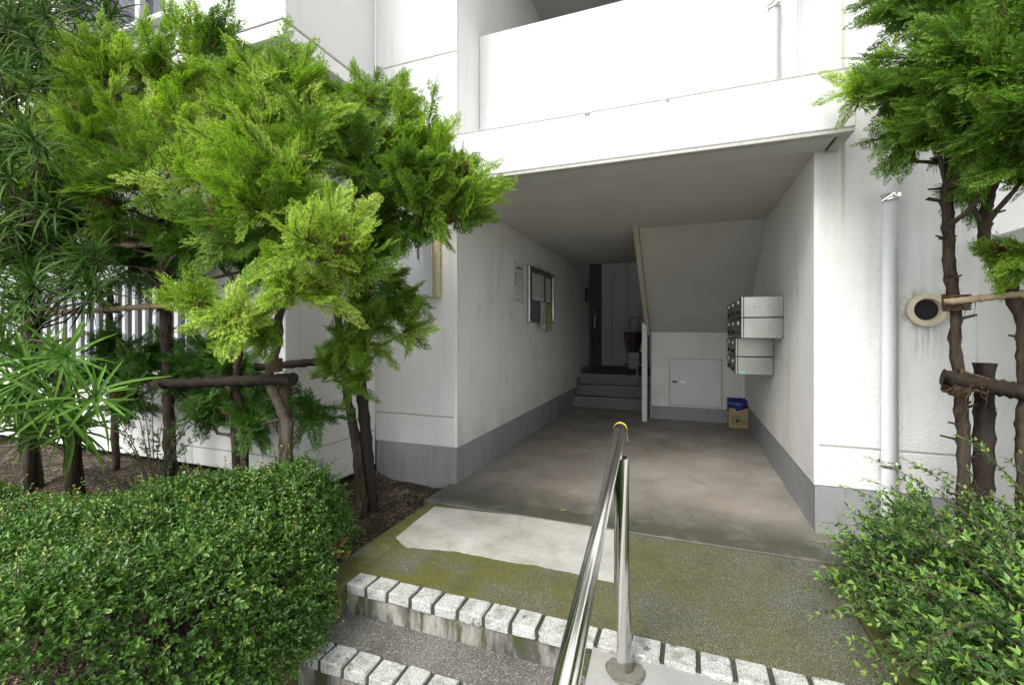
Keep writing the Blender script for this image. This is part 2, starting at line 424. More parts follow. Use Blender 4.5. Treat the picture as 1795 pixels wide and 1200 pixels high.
def soilz(x, y):
    n = .02 * math.sin(x * 5.1 + 1) * math.cos(y * 4.3) + .012 * math.sin(x * 13 + y * 9)
    return -.03 + .26 * sstep(-2.2, -3.2, x) * sstep(.6, 2.0, y) + n
sheet('left_soil', M['soil'], -9, -1.785, -1.0, 3.36, 0, nx=70, ny=50, zf=soilz)
sheet('right_soil', M['soil'], .90, 6, -1.0, 3.36, 0, nx=40, ny=40, zf=lambda x, y: -.02 + .012 * math.sin(x * 11 + y * 7))

def top_struct(o, kind='structure'):
    return tag(o, kind=kind)
top_struct(box('passage_floor', M['floor'], None, -1.83, .86, 2.95, 12, -.3, .014, .006))
top_struct(box('apron', M['apron'], None, -1.607, .72, 1.976, 2.95, -.3, 0))
kl = empty('left_kerb'); tag(kl, kind='structure')
box('kerb_block', M['kerb'], kl, -1.79, -1.612, 1.40, 2.05, GZ, .002, .008)
box('kerb_block', M['kerb'], kl, -1.79, -1.612, 2.056, 2.94, GZ, .004, .008)
box('kerb_block', M['kerb'], kl, -1.79, -1.612, .2, 1.394, GZ, -.012, .008)
box('kerb_block', M['kerb'], kl, -1.79, -1.612, -1.2, .194, GZ, -.016, .008)
kr = empty('right_kerb'); tag(kr, kind='structure')
for a, b in ((-1.2, .2), (.206, 1.40), (1.406, 2.2), (2.206, 2.94)):
    box('kerb_block', M['kerb'], kr, .728, .90, a, b, GZ, .004, .008)
# steps with rows of granite blocks
steps = empty('entrance_steps'); tag(steps, kind='structure')
RX = -.353                     # ramp edge
box('riser', M['riser'], steps, -1.607, RX - .002, 1.868, 1.976, GZ, -.050)
box('riser', M['riser'], steps, RX - .002, .726, 1.868, 1.976, GZ, -.03)
box('tread', M['tread'], steps, -1.607, RX - .002, 1.665, 1.868, GZ, -.147)
box('riser', M['riser'], steps, -1.607, RX - .002, 1.555, 1.665, GZ, -.197)
box('tread', M['tread'], steps, -1.607, RX - .002, 1.24, 1.555, GZ, -.294)
rng = random.Random(3)
def stone(x0, x1, y0, y1, z0, z1):
    b = MB()
    b.box(x0, x1, y0, y1, z0, z1, .008, 2)
    for v in b.bm.verts:
        v.co += Vector((rng.uniform(-1, 1), rng.uniform(-1, 1), rng.uniform(-1, 1))) * .0022
    b.build('granite_block', M['granite'], steps)
x = -1.604
while x < .70:
    w = .109 + rng.uniform(-.004, .004); dz = rng.uniform(-.003, .003)
    if x + w > .726: break
    stone(x, x + w, 1.858 + rng.uniform(-.002, .002), 1.972, -.048 if x + w < RX else -.028, .004 + dz)
    x += w + .018
x = -1.604
while x + .11 < RX:
    w = .109 + rng.uniform(-.004, .004)
    stone(x, x + w, 1.548 + rng.uniform(-.002, .002), 1.661, -.195, -.143 + rng.uniform(-.003, .003))
    x += w + .018
MB().box(-1.606, .725, 1.8665, 1.9755, -.0495, -.008).build('mortar', M['joint'], steps)
MB().box(-1.606, RX - .003, 1.5565, 1.6645, -.1965, -.155).build('mortar', M['joint'], steps)
# ramp
rp = MB().prism([(1.866, -.016), (1.866, GZ - .05), (-1.2, GZ - .05), (-1.2, GZ + .004), (.05, GZ + .004)], 'x', RX, .726).build('ramp', M['ramp'])
top_struct(rp)
# pale mortar patch on the apron
px = [(762, 889), (860, 900), (965, 911), (1076, 924), (1077, 975), (1076, 1021), (1040, 1013), (1005, 1004), (985, 1000), (962, 996), (940, 990), (915, 988),
      (890, 984), (866, 979), (845, 975), (822, 971), (800, 966), (776, 964), (750, 962), (730, 960), (713, 959), (704, 953), (694, 944), (725, 918)]
pp = [at(a, b, Z=0.0) for a, b in px]
fine = []
for i, p in enumerate(pp):
    q = pp[(i + 1) % len(pp)]
    for k in range(4):
        r = p.lerp(q, k / 4)
        j = .003 if 4 < i < 22 else .001
        fine.append((r.x + rng.uniform(-j, j), r.y + rng.uniform(-j, j)))
patch = MB().prism(fine, 'z', -.002, .009).build('mortar_patch', M['patch'])
top_struct(patch); tag(patch, 'pale rectangular mortar patch on the mossy apron')

# ================================================================== APARTMENT BUILDING
bld = empty('apartment_building', (0, YF, 0), 'white stucco apartment building with an open ground floor entrance passage', 'building')
ST, SI = M['stucco'], M['stucco_in']
BZ = .315
# pillars: base, lower band, joint core, shaft, upper shaft
for (x0, x1) in ((PLX, XL), (XR, PRX)):
    box('pillar_base', M['base'], bld, x0 + .006, x1 - .006, YF + .006, 12, -.3, BZ) if x0 < 0 else box('pillar_base', M['base'], bld, x0 + .006, x1, YF + .006, 12, -.3, BZ)
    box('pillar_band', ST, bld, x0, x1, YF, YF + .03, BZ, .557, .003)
    box('pillar_joint', M['ledge_dirt'], bld, x0 + .005, x1 - .005, YF + .006, YF + .03, .557, .570)
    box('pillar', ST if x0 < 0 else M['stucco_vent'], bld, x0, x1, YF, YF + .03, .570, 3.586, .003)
    box('pillar_joint', M['ledge_dirt'], bld, x0 + .005, x1 - .005, YF + .006, YF + .03, 3.586, 3.595)
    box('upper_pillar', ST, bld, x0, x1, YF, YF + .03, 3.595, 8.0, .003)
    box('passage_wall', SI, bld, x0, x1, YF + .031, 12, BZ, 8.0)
    # corner bead of smooth plaster down the passage corner
    xc = x1 if x0 < 0 else x0; sg_ = -1 if x0 < 0 else 1
    xa_, xb2 = sorted((xc - sg_ * .0015, xc + sg_ * .026))
    box('corner_bead', M['smooth_white'], bld, xa_, xb2, YF - .0015, YF + .029, BZ + .002, CEIL - .004)
# ceiling slab of the passage and canopy over the entrance
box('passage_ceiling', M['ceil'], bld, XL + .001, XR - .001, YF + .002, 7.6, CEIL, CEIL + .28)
cx0, cx1 = -1.90, .885
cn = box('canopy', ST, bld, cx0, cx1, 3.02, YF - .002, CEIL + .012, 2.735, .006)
box('drip_edge', M['trim'], cn, cx0 + .004, cx1 - .004, 3.024, 3.085, CEIL - .012, CEIL + .010, .003)
box('drip_edge', M['trim'], cn, cx1 - .065, cx1 - .004, 3.087, YF - .004, CEIL - .012, CEIL + .010, .003)
box('drip_edge', M['trim'], cn, cx0 + .004, cx0 + .065, 3.087, YF - .004, CEIL - .012, CEIL + .010, .003)
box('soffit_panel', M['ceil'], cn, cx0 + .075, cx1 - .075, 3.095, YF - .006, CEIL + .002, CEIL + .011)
box('soffit_groove', M['hole'], cn, cx1 - .074, cx1 - .066, 3.09, YF - .006, CEIL + .004, CEIL + .011)
box('canopy_cap', M['ledge_dirt'], cn, cx0 + .001, cx1 - .001, 3.0215, YF - .003, 2.736, 2.744)
rgm = random.Random(21)
for k in range(2):
    xm = rgm.uniform(-.9, .75); wm = rgm.uniform(.01, .05)
    box('edge_chip', M['chip'], cn, xm, xm + wm, 3.0175, 3.0205, 2.725 - rgm.uniform(0, .012), 2.7335)
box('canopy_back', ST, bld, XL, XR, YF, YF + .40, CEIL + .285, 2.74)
# parapet of the stair landing above, opening over it, next storey
YP = 3.78
box('landing_parapet', ST, bld, XL + .001, XR - .001, YP, YP + .15, CEIL + .3, 3.97, .01)
box('upper_landing_floor', M['stepin'], bld, XL + .001, XR - .001, YP + .16, 7.6, 2.68, 2.78)
box('upper_landing_ceiling', M['ceil'], bld, XL, XR, YP + .02, 12, 5.33, 5.45)
box('upper_flight_wall', SI, bld, XC, XR, 7.0, 7.1, 2.79, 5.32)
box('upper_parapet', ST, bld, XL, XR, YP, YP + .15, 5.46, 8.0)
# sloping stair underside, cabinet wall below it
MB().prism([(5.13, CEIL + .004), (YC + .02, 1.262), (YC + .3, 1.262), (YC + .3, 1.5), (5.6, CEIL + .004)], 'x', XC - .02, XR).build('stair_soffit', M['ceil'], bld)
box('cabinet_wall', M['stucco_in'], bld, XC, XR, YC, YC + .12, .20, 1.262)
box('cabinet_skirting', M['base'], bld, XC + .004, XR, YC + .006, YC + .12, 0.0, .20)
box('under_stair_wall', M['greydoor'], bld, XC - .02, XC - .001, YC + .01, 12, 0, 3.2)
# stringer board and white post beside it
sb = MB()
sb.prism([(5.02, CEIL - .002), (5.16, CEIL - .002), (YC + .02, 1.22), (YC - .06, 1.22)], 'x', XC - .075, XC - .022)
sb.build('stair_stringer', M['beige'], bld)
ps = box('stair_post', M['doorwhite'], bld, XC - .115, XC - .045, 6.62, 6.70, .014, 1.40, .004)
for z in (1.30, 1.36): MB().tube([(XC - .08, 6.621, z), (XC - .08, 6.612, z)], .009, 8).build('bolt', M['alu'], ps)
# inner steps up to the ground floor landing
for i in range(3):
    y0 = 7.5 + i * .28
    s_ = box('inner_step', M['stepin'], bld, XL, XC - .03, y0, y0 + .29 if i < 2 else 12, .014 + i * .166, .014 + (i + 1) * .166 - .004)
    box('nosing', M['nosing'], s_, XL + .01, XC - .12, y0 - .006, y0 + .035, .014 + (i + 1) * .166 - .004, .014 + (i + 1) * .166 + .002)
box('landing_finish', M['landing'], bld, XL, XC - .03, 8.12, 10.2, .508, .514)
for i in range(3):
    box('step_skirting', M['base'], bld, XL, XL + .012, 7.5 + i * .28, 7.5 + (i + 1) * .28 if i < 2 else 8.75, .02 + (i + 1) * .166, .13 + (i + 1) * .166)
# back wall with board panels and a service hatch
YB = 10.2
box('back_wall', M['greydoor'], bld, XL - .1, XR, YB + .03, YB + .2, 0, 5.33)
xx = XL; k = 0
while xx < XC - .05:
    w = (.26, .34, .30, .34)[k % 4]; x1 = min(xx + w, XC - .03)
    box('wall_panel', M['greydoor'], bld, xx + .004, x1 - .004, YB, YB + .028, .53, 3.4, .004); xx += w; k += 1
h = box('service_hatch', M['greydoor'], bld, -1.05, -.60, YB - .02, YB - .002, .60, 1.05, .004)
box('hatch_gap', M['hole'], h, -1.25, -.72, YB - .006, YB - .001, .555, .575)
# dark green flat door in the left wall, standing ajar flush with it
gd = box('green_door', M['darkgreen'], bld, XL + .002, XL + .05, 8.85, 10.05, .52, 2.9, .004)
MB().tube([(XL + .09, 9.02, 1.36), (XL + .09, 9.02, 1.62)], .012, 8).build('door_handle', M['alu'], gd)
MB().tube([(XL + .05, 9.06, 1.70), (XL + .085, 9.06, 1.70)], .018, 10).build('door_lock', M['alu'], gd)
box('intercom', M['black'], bld, XL + .001, XL + .04, 8.50, 8.60, 1.83, 2.08, .004)
# hatch door on the cabinet wall
p0 = at(1173, 709, Y=YC); p1 = at(1266, 629, Y=YC)
cf = box('cabinet_frame', M['doorwhite'], bld, p0.x - .02, p1.x + .02, YC - .012, YC - .001, p0.z - .02, p1.z + .02, .003)
box('frame_gap', M['hole'], cf, p0.x + .006, p1.x - .006, YC - .014, YC - .0125, p0.z + .006, p1.z - .006)
cd = box('cabinet_door', M['doorwhite'], bld, p0.x + .011, p1.x - .011, YC - .026, YC - .0145, p0.z + .011, p1.z - .011, .002)
q = at(1183, 668, Y=YC); MB().box(q.x - .035, q.x + .03, YC - .05, YC - .036, q.z - .012, q.z + .012, .004).box(q.x - .01, q.x + .01, YC - .036, YC - .0262, q.z - .01, q.z + .01).build('latch_handle', M['black'], cd)
q = at(1197, 668, Y=YC); MB().tube([(q.x, YC - .027, q.z), (q.x, YC - .034, q.z)], .024, 14).build('lock_plate', M['alu'], cd)
MB().tube([(q.x, YC - .0345, q.z), (q.x, YC - .037, q.z)], .011, 12).build('lock_core', M['black'], cd)
# vent in the right pillar
q = at(1622, 543, Y=YF); vr = MB()
n = 28; ring = []
for k in range(n):
    a = 2 * math.pi * k / n; c, s = math.cos(a), math.sin(a)
    ring.append([vr.bm.verts.new((q.x + c * r_, y_, q.z + s * r_)) for r_, y_ in ((.098, YF - .001), (.096, YF - .030), (.066, YF - .034), (.060, YF - .004))])
for k in range(n):
    for j in range(3): vr.bm.faces.new((ring[k][j], ring[(k + 1) % n][j], ring[(k + 1) % n][j + 1], ring[k][j + 1]))
vo = vr.build('vent_ring', M['ventring'], bld)
MB().tube([(q.x, YF - .004, q.z), (q.x, YF - .002, q.z)], .0605, 28).build('vent_hole', M['hole'], vo)

# left and right wings: terrace wall, recessed ground floor wall, slab, upper storey
for side in (-1, 1):
    if side < 0: xa, xb = -12, PLX
    else: xa, xb = PRX, 9
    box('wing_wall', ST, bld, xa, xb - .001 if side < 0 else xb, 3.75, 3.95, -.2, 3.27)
    # slab with a raised underside panel
    sl = box('balcony_slab', M['smooth_white'], bld, xa, xb + (.03 if side < 0 else 0), YT - .05, 4.0, 3.275, 3.385, .006) if side < 0 else \
         box('balcony_slab', M['smooth_white'], bld, xa - .03, xb, YT - .05, 4.0, 3.275, 3.385, .006)
    e0, e1 = (xa, xb - .10) if side < 0 else (xa + .10, xb)
    box('soffit_panel', M['olive'], sl, e0, e1, YT + .12, 3.74, 3.255, 3.274)
    box('slab_edge', M['ledge_dirt'], sl, xa - (.034 if side > 0 else 0), xb + (.034 if side < 0 else 0), YT - .056, 3.34, 3.386, 3.40)
    xs0, xs1 = (xa, xb) if side < 0 else (xa, xb)
    # upper storey wall, opened for a window on the left wing
    if side < 0:
        wx0, wx1, wz0, wz1 = -5.3, -3.72, 3.74, 5.0
        box('upper_wall', ST, bld, wx1, xb, YT, YT + .98, 3.40, 8.0, .006)
        box('upper_wall', ST, bld, xa, wx0, YT, 4, 3.40, 8.0)
        box('upper_wall', ST, bld, wx0, wx1, YT, 4, 3.40, wz0)
        box('upper_wall', ST, bld, wx0, wx1, YT, 4, wz1, 8.0)
        wd = box('window', M['glass'], bld, wx0, wx1, YT + .11, YT + .13, wz0, wz1)
        for a, b, c, d in ((wx0, wx1, wz0, wz0 + .06), (wx0, wx1, wz1 - .06, wz1)):
            box('window_rail', M['doorwhite'], wd, a, b, YT + .05, YT + .109, c, d, .004)
        for xv in (wx0 + .03, wx0 + .55, wx0 + 1.05, wx1 - .16, wx1 - .03):
            box('window_stile', M['doorwhite'], wd, xv - .03, xv + .03, YT + .055, YT + .108, wz0 + .06, wz1 - .06, .004)
        box('window_sill', M['smooth_white'], wd, wx0 - .05, wx1 + .05, YT - .06, YT + .049, wz0 - .05, wz0 - .002, .005)
    else:
        box('upper_wall', ST, bld, xa, xb, YT, 4, 3.40, 8.0)
# terrace walls
tw = box('terrace_wall', M['smooth_white'], bld, -3.50, PLX + .002, YT, YT + .13, .27, 1.79, .006)
box('wall_cap', M['trim'], tw, -3.51, PLX + .006, YT - .006, YT + .136, 1.791, 1.815, .003)
tw2 = box('terrace_wall', M['smooth_white'], bld, PLX - .128, PLX + .002, YT + .132, YF - .002, .1, 1.79, .006)
box('wall_cap', M['trim'], tw2, PLX - .132, PLX + .006, YT + .138, YF - .003, 1.791, 1.815, .003)
box('wall_groove', M['ledge_dirt'], tw2, PLX + .0015, PLX + .0035, YT + .14, YF - .003, .402, .412)
tw3 = box('terrace_wall', M['smooth_white'], bld, -12, -3.502, YT, YT + .13, .27, .92, .006)
box('wall_groove', M['ledge_dirt'], tw3, -12, PLX, YT - .0025, YT - .0005, .402, .412)
box('terrace_floor', M['stepin'], bld, -12, PLX - .13, YT + .131, 3.74, -.2, .35)
tr_ = box('terrace_wall', M['smooth_white'], bld, PRX - .002, PRX + .128, YT, YF - .002, -.1, 1.79, .006)
box('terrace_wall', M['smooth_white'], bld, PRX + .129, 9, YT, YT + .13, -.1, 1.79, .006)

# ------------------------------------------------------------------ railings on the terraces
rl = empty('terrace_railing', (-5, YT, .92), 'grey metal railing with thin upright bars behind the long leaved shrub', 'railing')
box('rail_post', M['fence'], rl, -3.60, -3.505, YT + .02, YT + .11, .925, 1.90, .006)
box('rail_post', M['fence'], rl, -6.0, -5.92, YT + .02, YT + .11, .925, 1.88, .006)
MB().tube([(-9, YT + .065, 1.86), (-3.6, YT + .065, 1.86)], .022, 12).build('hand_rail', M['fence'], rl)
box('top_rail', M['fence'], rl, -9, -3.603, YT + .04, YT + .09, 1.67, 1.715, .004)
box('bottom_rail', M['fence'], rl, -9, -3.603, YT + .04, YT + .09, .96, .995, .004)
xb_ = -3.72; bar_me = None
while xb_ > -6.9:
    if bar_me is None:
        o = box('bar', M['fence'], rl, -.021, .021, YT + .05, YT + .08, .995, 1.67); bar_me = o.data
        o.location.x += xb_
    else: link('bar', bar_me, rl, (xb_, 0, 0))
    xb_ -= .132
rr = empty('terrace_railing', (3, YT, 1.8), 'short grey window railing above the wall at the right edge', 'railing')
pA = at(1745, 376, X=1.62)
box('top_rail', M['fence'], rr, 1.58, 1.66, YT, 3.05, 2.02, 2.08, .005)
for yv in (2.45, 2.72, 3.0): box('rail_post', M['fence'], rr, 1.60, 1.64, yv - .02, yv + .02, 1.792, 2.02, .003)

# ------------------------------------------------------------------ drain pipes
def drain(label, x, y, z0, z1, r, clamps):
    root = empty('drain_pipe', (x, y, z0), label, 'pipe', 'drain pipes on the facade')
    MB().tube([(x, y, z0), (x, y, z1)], r, 20).build('pipe', M['pvc'], root)
    for z in clamps:
        c = MB().tube([(x, y, z - .018), (x, y, z + .018)], r + .005, 20).build('clamp', M['chrome'], root)
        MB().box(x - .012, x + .012, y + r, YF + .002 if y < YF else y + r + .02, z - .012, z + .012).build('clamp_bracket', M['chrome'], c)
        box('clamp_bolt', M['chrome'], c, x + r * .2, x + r * .2 + .02, y - r - .03, y - r + .002, z - .012, z + .012, .002)
pq = at(1560, 600, Y=3.27)
drain('long grey downpipe beside the round vent on the right pillar', pq.x, 3.27, -.05, 7.5, .043, [at(1560, 347, Y=3.27).z, at(1560, 812, Y=3.27).z, 4.2])
pq = at(1358, 60, Y=3.70)
drain('white downpipe on the parapet above the canopy', pq.x, 3.715, 2.75, 7.5, .042, [3.6, 5.2])

# ------------------------------------------------------------------ meter box on the left pillar
mbx = empty('meter_box', (-2.08, YF, 1.55), 'pale grey meter box on a yellowed backing board near the pillar corner', 'meter box')
box('backing_board', M['boardyellow'], mbx, -2.28, -1.905, YF - .025, YF - .001, 1.555, 2.10, .003)
bb = box('box_cover', M['metergrey'], mbx, -2.22, -1.985, YF - .15, YF - .026, 1.575, 2.06, .018, 2)
box('cover_lip', M['metergrey'], bb, -2.235, -1.97, YF - .05, YF - .027, 1.565, 2.07, .004)

# ------------------------------------------------------------------ mailboxes on the right passage wall
def mailbank(label, y0, cols, z0, z1, sticker=False):
    x0, x1 = .445, XR - .002
    root = empty('mailbox_unit', (XR, y0, z0), label, 'mailbox', 'steel mailboxes on the passage wall')
    w = .452
    bd = box('casing', M['mailsteel'], root, x0 + .02, x1, y0, y0 + cols * w, z0 + .002, z1 - .002, .003)
    for xs in (.10, .21):
        MB().tube([(x0 + xs, y0 - .003, (z0 + z1) / 2), (x0 + xs, y0 + .001, (z0 + z1) / 2)], .005, 8).build('rivet', M['black'], bd)
    box('front_edge', M['mailsteel'], root, x0, x0 + .018, y0 - .002, y0 + .02, z0, z1, .003)
    for c in range(cols):
        ya = y0 + .022 + c * w; yb_ = ya + w - .026
        d = box('mailbox_door', M['mailface'], root, x0 + .004, x0 + .0195, ya, yb_, z0 + .004, z1 - .004, .002)
        box('mail_slot', M['hole'], d, x0 + .001, x0 + .0035, ya + .05, yb_ - .10, z1 - .058, z1 - .030)
        box('slot_flap', M['mailsteel'], d, x0 - .022, x0 + .0005, ya + .08, yb_ - .16, z1 - .062, z1 - .026, .004)
        zc = z0 + .045
        MB().tube([(x0 + .003, ya + .16, zc), (x0 - .018, ya + .16, zc)], .017, 10).build('dial_lock', M['black'], d)
        box('name_card', M['paper'], d, x0 + .002, x0 + .0035, ya + .26, ya + .36, zc - .014, zc + .014)
    if sticker:
        box('sticker', M['mint'], bd, x0 + .03, x0 + .085, y0 - .0022, y0 - .0004, z0 + .012, z0 + .036)
zT, zM, zB = at(1335, 519, Y=4.29).z, at(1335, 556, Y=4.29).z, at(1335, 593, Y=4.29).z
mailbank('top steel mailbox unit of the stack on the passage wall', 4.29, 3, zM, zT)
mailbank('second steel mailbox unit from the top, three doors wide', 4.29, 3, zB, zM - .002)
zM2, zB2 = at(1320, 625, Y=4.75).z, at(1320, 657, Y=4.75).z
mailbank('third steel mailbox unit, shorter, above the one with a mint sticker', 4.75, 2, zM2, zB - .004)
mailbank('lowest steel mailbox unit with a small mint sticker', 4.75, 2, zB2, zM2 - .002, True)

# ------------------------------------------------------------------ sign and notice board on the left passage wall
def onwall(x, y): return at(x, y, X=XL)
a0 = onwall(899, 456); a1 = onwall(917, 531)
def lines(ya, yb_, za, zb, n, m, parent, x, frac=.8, seed=1):
    rg = random.Random(seed); b = MB()
    for i in range(n):
        z = zb - (i + .5) * (zb - za) / n; yy = ya
        while yy < yb_ - .01:
            L = rg.uniform(.02, .07)
            if rg.random() < frac: b.box(x, x + .0006, yy, min(yy + L, yb_), z - (zb - za) / n * .22, z + (zb - za) / n * .22)
            yy += L + .012
    return b.build('print', m, parent)
sg = empty('notice_plate', (XL, (a0.y + a1.y) / 2, 1.2), 'white printed notice plate screwed to the wall left of the notice board', 'sign')
sy0, sy1, sz0, sz1 = a0.y, a1.y, 1.56, 1.98
sz1 = (onwall(899, 456).z + onwall(917, 463).z) / 2; sz0 = (onwall(899, 529).z + onwall(917, 533).z) / 2
box('plate', M['paper'], sg, XL + .003, XL + .009, sy0, sy1, sz0, sz1, .002)
W = sy1 - sy0; Hh = sz1 - sz0
box('heading_print', M['print'], sg, XL + .0095, XL + .0102, sy0 + .26 * W, sy0 + .82 * W, sz1 - .17 * Hh, sz1 - .12 * Hh)
lines(sy0 + .12 * W, sy0 + .32 * W, sz0 + .40 * Hh, sz1 - .21 * Hh, 9, M['print'], sg, XL + .0095, .9, 2)
lines(sy0 + .40 * W, sy0 + .88 * W, sz0 + .30 * Hh, sz1 - .22 * Hh, 13, M['printfaint'], sg, XL + .0095, .75, 3)
lines(sy0 + .30 * W, sy0 + .70 * W, sz0 + .05 * Hh, sz0 + .09 * Hh, 1, M['print'], sg, XL + .0095, 1, 4)
for zz in (sz0 + .02, sz1 - .02):
    for yy in (sy0 + .02, sy1 - .02): MB().tube([(XL + .009, yy, zz), (XL + .012, yy, zz)], .006, 8).build('screw', M['black'], sg)
b0 = onwall(923, 466); b1 = onwall(967, 480)
by0, by1 = b0.y, b1.y; bz1 = (b0.z + b1.z) / 2; bz0 = (onwall(923, 565).z + onwall(967, 566).z) / 2
nb = empty('notice_board', (XL, by0, bz0), 'grey notice board in a rounded aluminium frame on the passage wall', 'notice board')
box('felt', M['grey_felt'], nb, XL + .003, XL + .028, by0 + .02, by1 - .02, bz0 + .02, bz1 - .02)
for (ya, yb_, za, zb) in ((by0, by0 + .05, bz0, bz1), (by1 - .05, by1, bz0, bz1), (by0 + .051, by1 - .051, bz0, bz0 + .04), (by0 + .051, by1 - .051, bz1 - .05, bz1)):
    box('frame_bar', M['alu'], nb, XL + .002, XL + .042, ya, yb_, za, zb, .012, 2)
lines(by0 + .28, by0 + .52, bz1 - .04, bz1 - .016, 1, M['print'], nb, XL + .0425, 1, 8)
def sheet_on_board(label, xa, xb, yt, ybm, m, seed):
    ya, yb_ = onwall(xa, 500).y, onwall(xb, 500).y
    xm = (xa + xb) / 2; zt, zb = onwall(xm, yt).z, onwall(xm, ybm).z
    root = empty('notice_sheet', (XL + .03, ya, zb), label, 'notice', 'sheets pinned to the notice board')
    b = MB(); n = 6
    off = .029 + .001 * (seed % 3) + (.014 if zb < bz0 else 0)
    prof = [(XL + off + .006 * (k / n) ** 2 * (1 if seed % 2 else .4), zt + (zb - zt) * k / n) for k in range(n + 1)]
    for k in range(n):
        (x0, z0), (x1, z1) = prof[k], prof[k + 1]
        b.prism([(x0, z0), (x1, z1), (x1 + .0015, z1), (x0 + .0015, z0)], 'y', ya, yb_)
    b.build('paper', m, root)
    W = yb_ - ya
    lines(ya + .1 * W, yb_ - .1 * W, zb + .08 * (zt - zb), zt - .08 * (zt - zb), 9, M['printfaint'], root, XL + off + .0085, .75, seed)
    MB().tube([(XL + off, ya + W / 2, zt - .015), (XL + off + .012, ya + W / 2, zt - .015)], .008, 8).build('pin', M['black'], root)
sheet_on_board('white sheet in the upper left of the notice board', 929, 939.5, 480, 526, M['paper'], 11)
sheet_on_board('white sheet in the upper middle of the notice board', 940.5, 949.5, 482, 528, M['paper'], 12)
sheet_on_board('white sheet in the upper right of the notice board', 953, 961.5, 489, 530, M['paper'], 13)
sheet_on_board('narrow white sheet hanging below the notice board frame', 941.5, 951, 530, 576, M['paper'], 14)
sheet_on_board('lime green sheet hanging below the notice board frame', 952.5, 961.5, 533, 578, M['greenpaper'], 15)

# ------------------------------------------------------------------ cardboard box with a blue bag
c0 = at(1278, 752, Y=6.60); c1 = at(1312, 752, Y=6.60)
cb = empty('cardboard_box', (c0.x, 6.6, .014), 'open cardboard box on the floor under the mailboxes', 'box')
ch = .36; cdp = .24; bw_ = c1.x - c0.x
b = MB()
for (x0, x1, y0, y1, z0, z1) in ((c0.x, c1.x, 6.60, 6.606, .016, ch), (c0.x, c1.x, 6.60 + cdp - .006, 6.60 + cdp, .016, ch),
                                 (c0.x, c0.x + .006, 6.6065, 6.60 + cdp - .0065, .016, ch), (c1.x - .006, c1.x, 6.6065, 6.60 + cdp - .0065, .016, ch), (c0.x + .007, c1.x - .007, 6.607, 6.83, .016, .022)):
    b.box(x0, x1, y0, y1, z0, z1)
b.build('carton', M['card'], cb)
lines_b = MB()
for (u0, u1, v0, v1) in ((.12, .30, .14, .36), (.34, .52, .16, .22), (.34, .60, .26, .36), (.60, .90, .16, .20)):
    lines_b.box(c0.x + u0 * bw_, c0.x + u1 * bw_, 6.5990, 6.5996, v0 * ch, v1 * ch + .05)
lines_b.build('print', M['cardprint'], cb)
box('shipping_label', M['paper'], cb, c0.x + .25 * bw_, c0.x + .66 * bw_, 6.5975, 6.5985, .235, .275)
# blue bag: a crumpled liner folded over the rim
bag = bmesh.new(); rg = random.Random(5); n = 40; rings = []
cxm, cym = (c0.x + c1.x) / 2, 6.60 + cdp / 2
for j, (sx, zz, jit) in enumerate(((.75, .30, .004), (.96, .375, .006), (1.10, .372, .01), (1.13, .33, .012), (1.10, .275, .02), (1.08, .255, .024))):
    r_ = []
    for k in range(n):
        a = 2 * math.pi * k / n; c, s = math.cos(a), math.sin(a)
        e = 1 / max(abs(c), abs(s)) ** .85
        r_.append(bag.verts.new((cxm + c * e * bw_ / 2 * sx + rg.uniform(-jit, jit) * .5, cym + s * e * cdp / 2 * sx + rg.uniform(-jit, jit) * .5, zz + rg.uniform(-jit, jit) + (.02 * math.sin(5 * a) if j > 3 else 0))))
    rings.append(r_)
for j in range(len(rings) - 1):
    for k in range(n): f = bag.faces.new((rings[j][k], rings[j][(k + 1) % n], rings[j + 1][(k + 1) % n], rings[j + 1][k])); f.smooth = True
bag.faces.new(rings[0])
me = bpy.data.meshes.new('bin_bag'); bag.to_mesh(me); bag.free(); me.materials.append(M['bluebag'])
tag(link('bin_bag', me), 'crumpled blue plastic bag lining the cardboard box', 'bag')

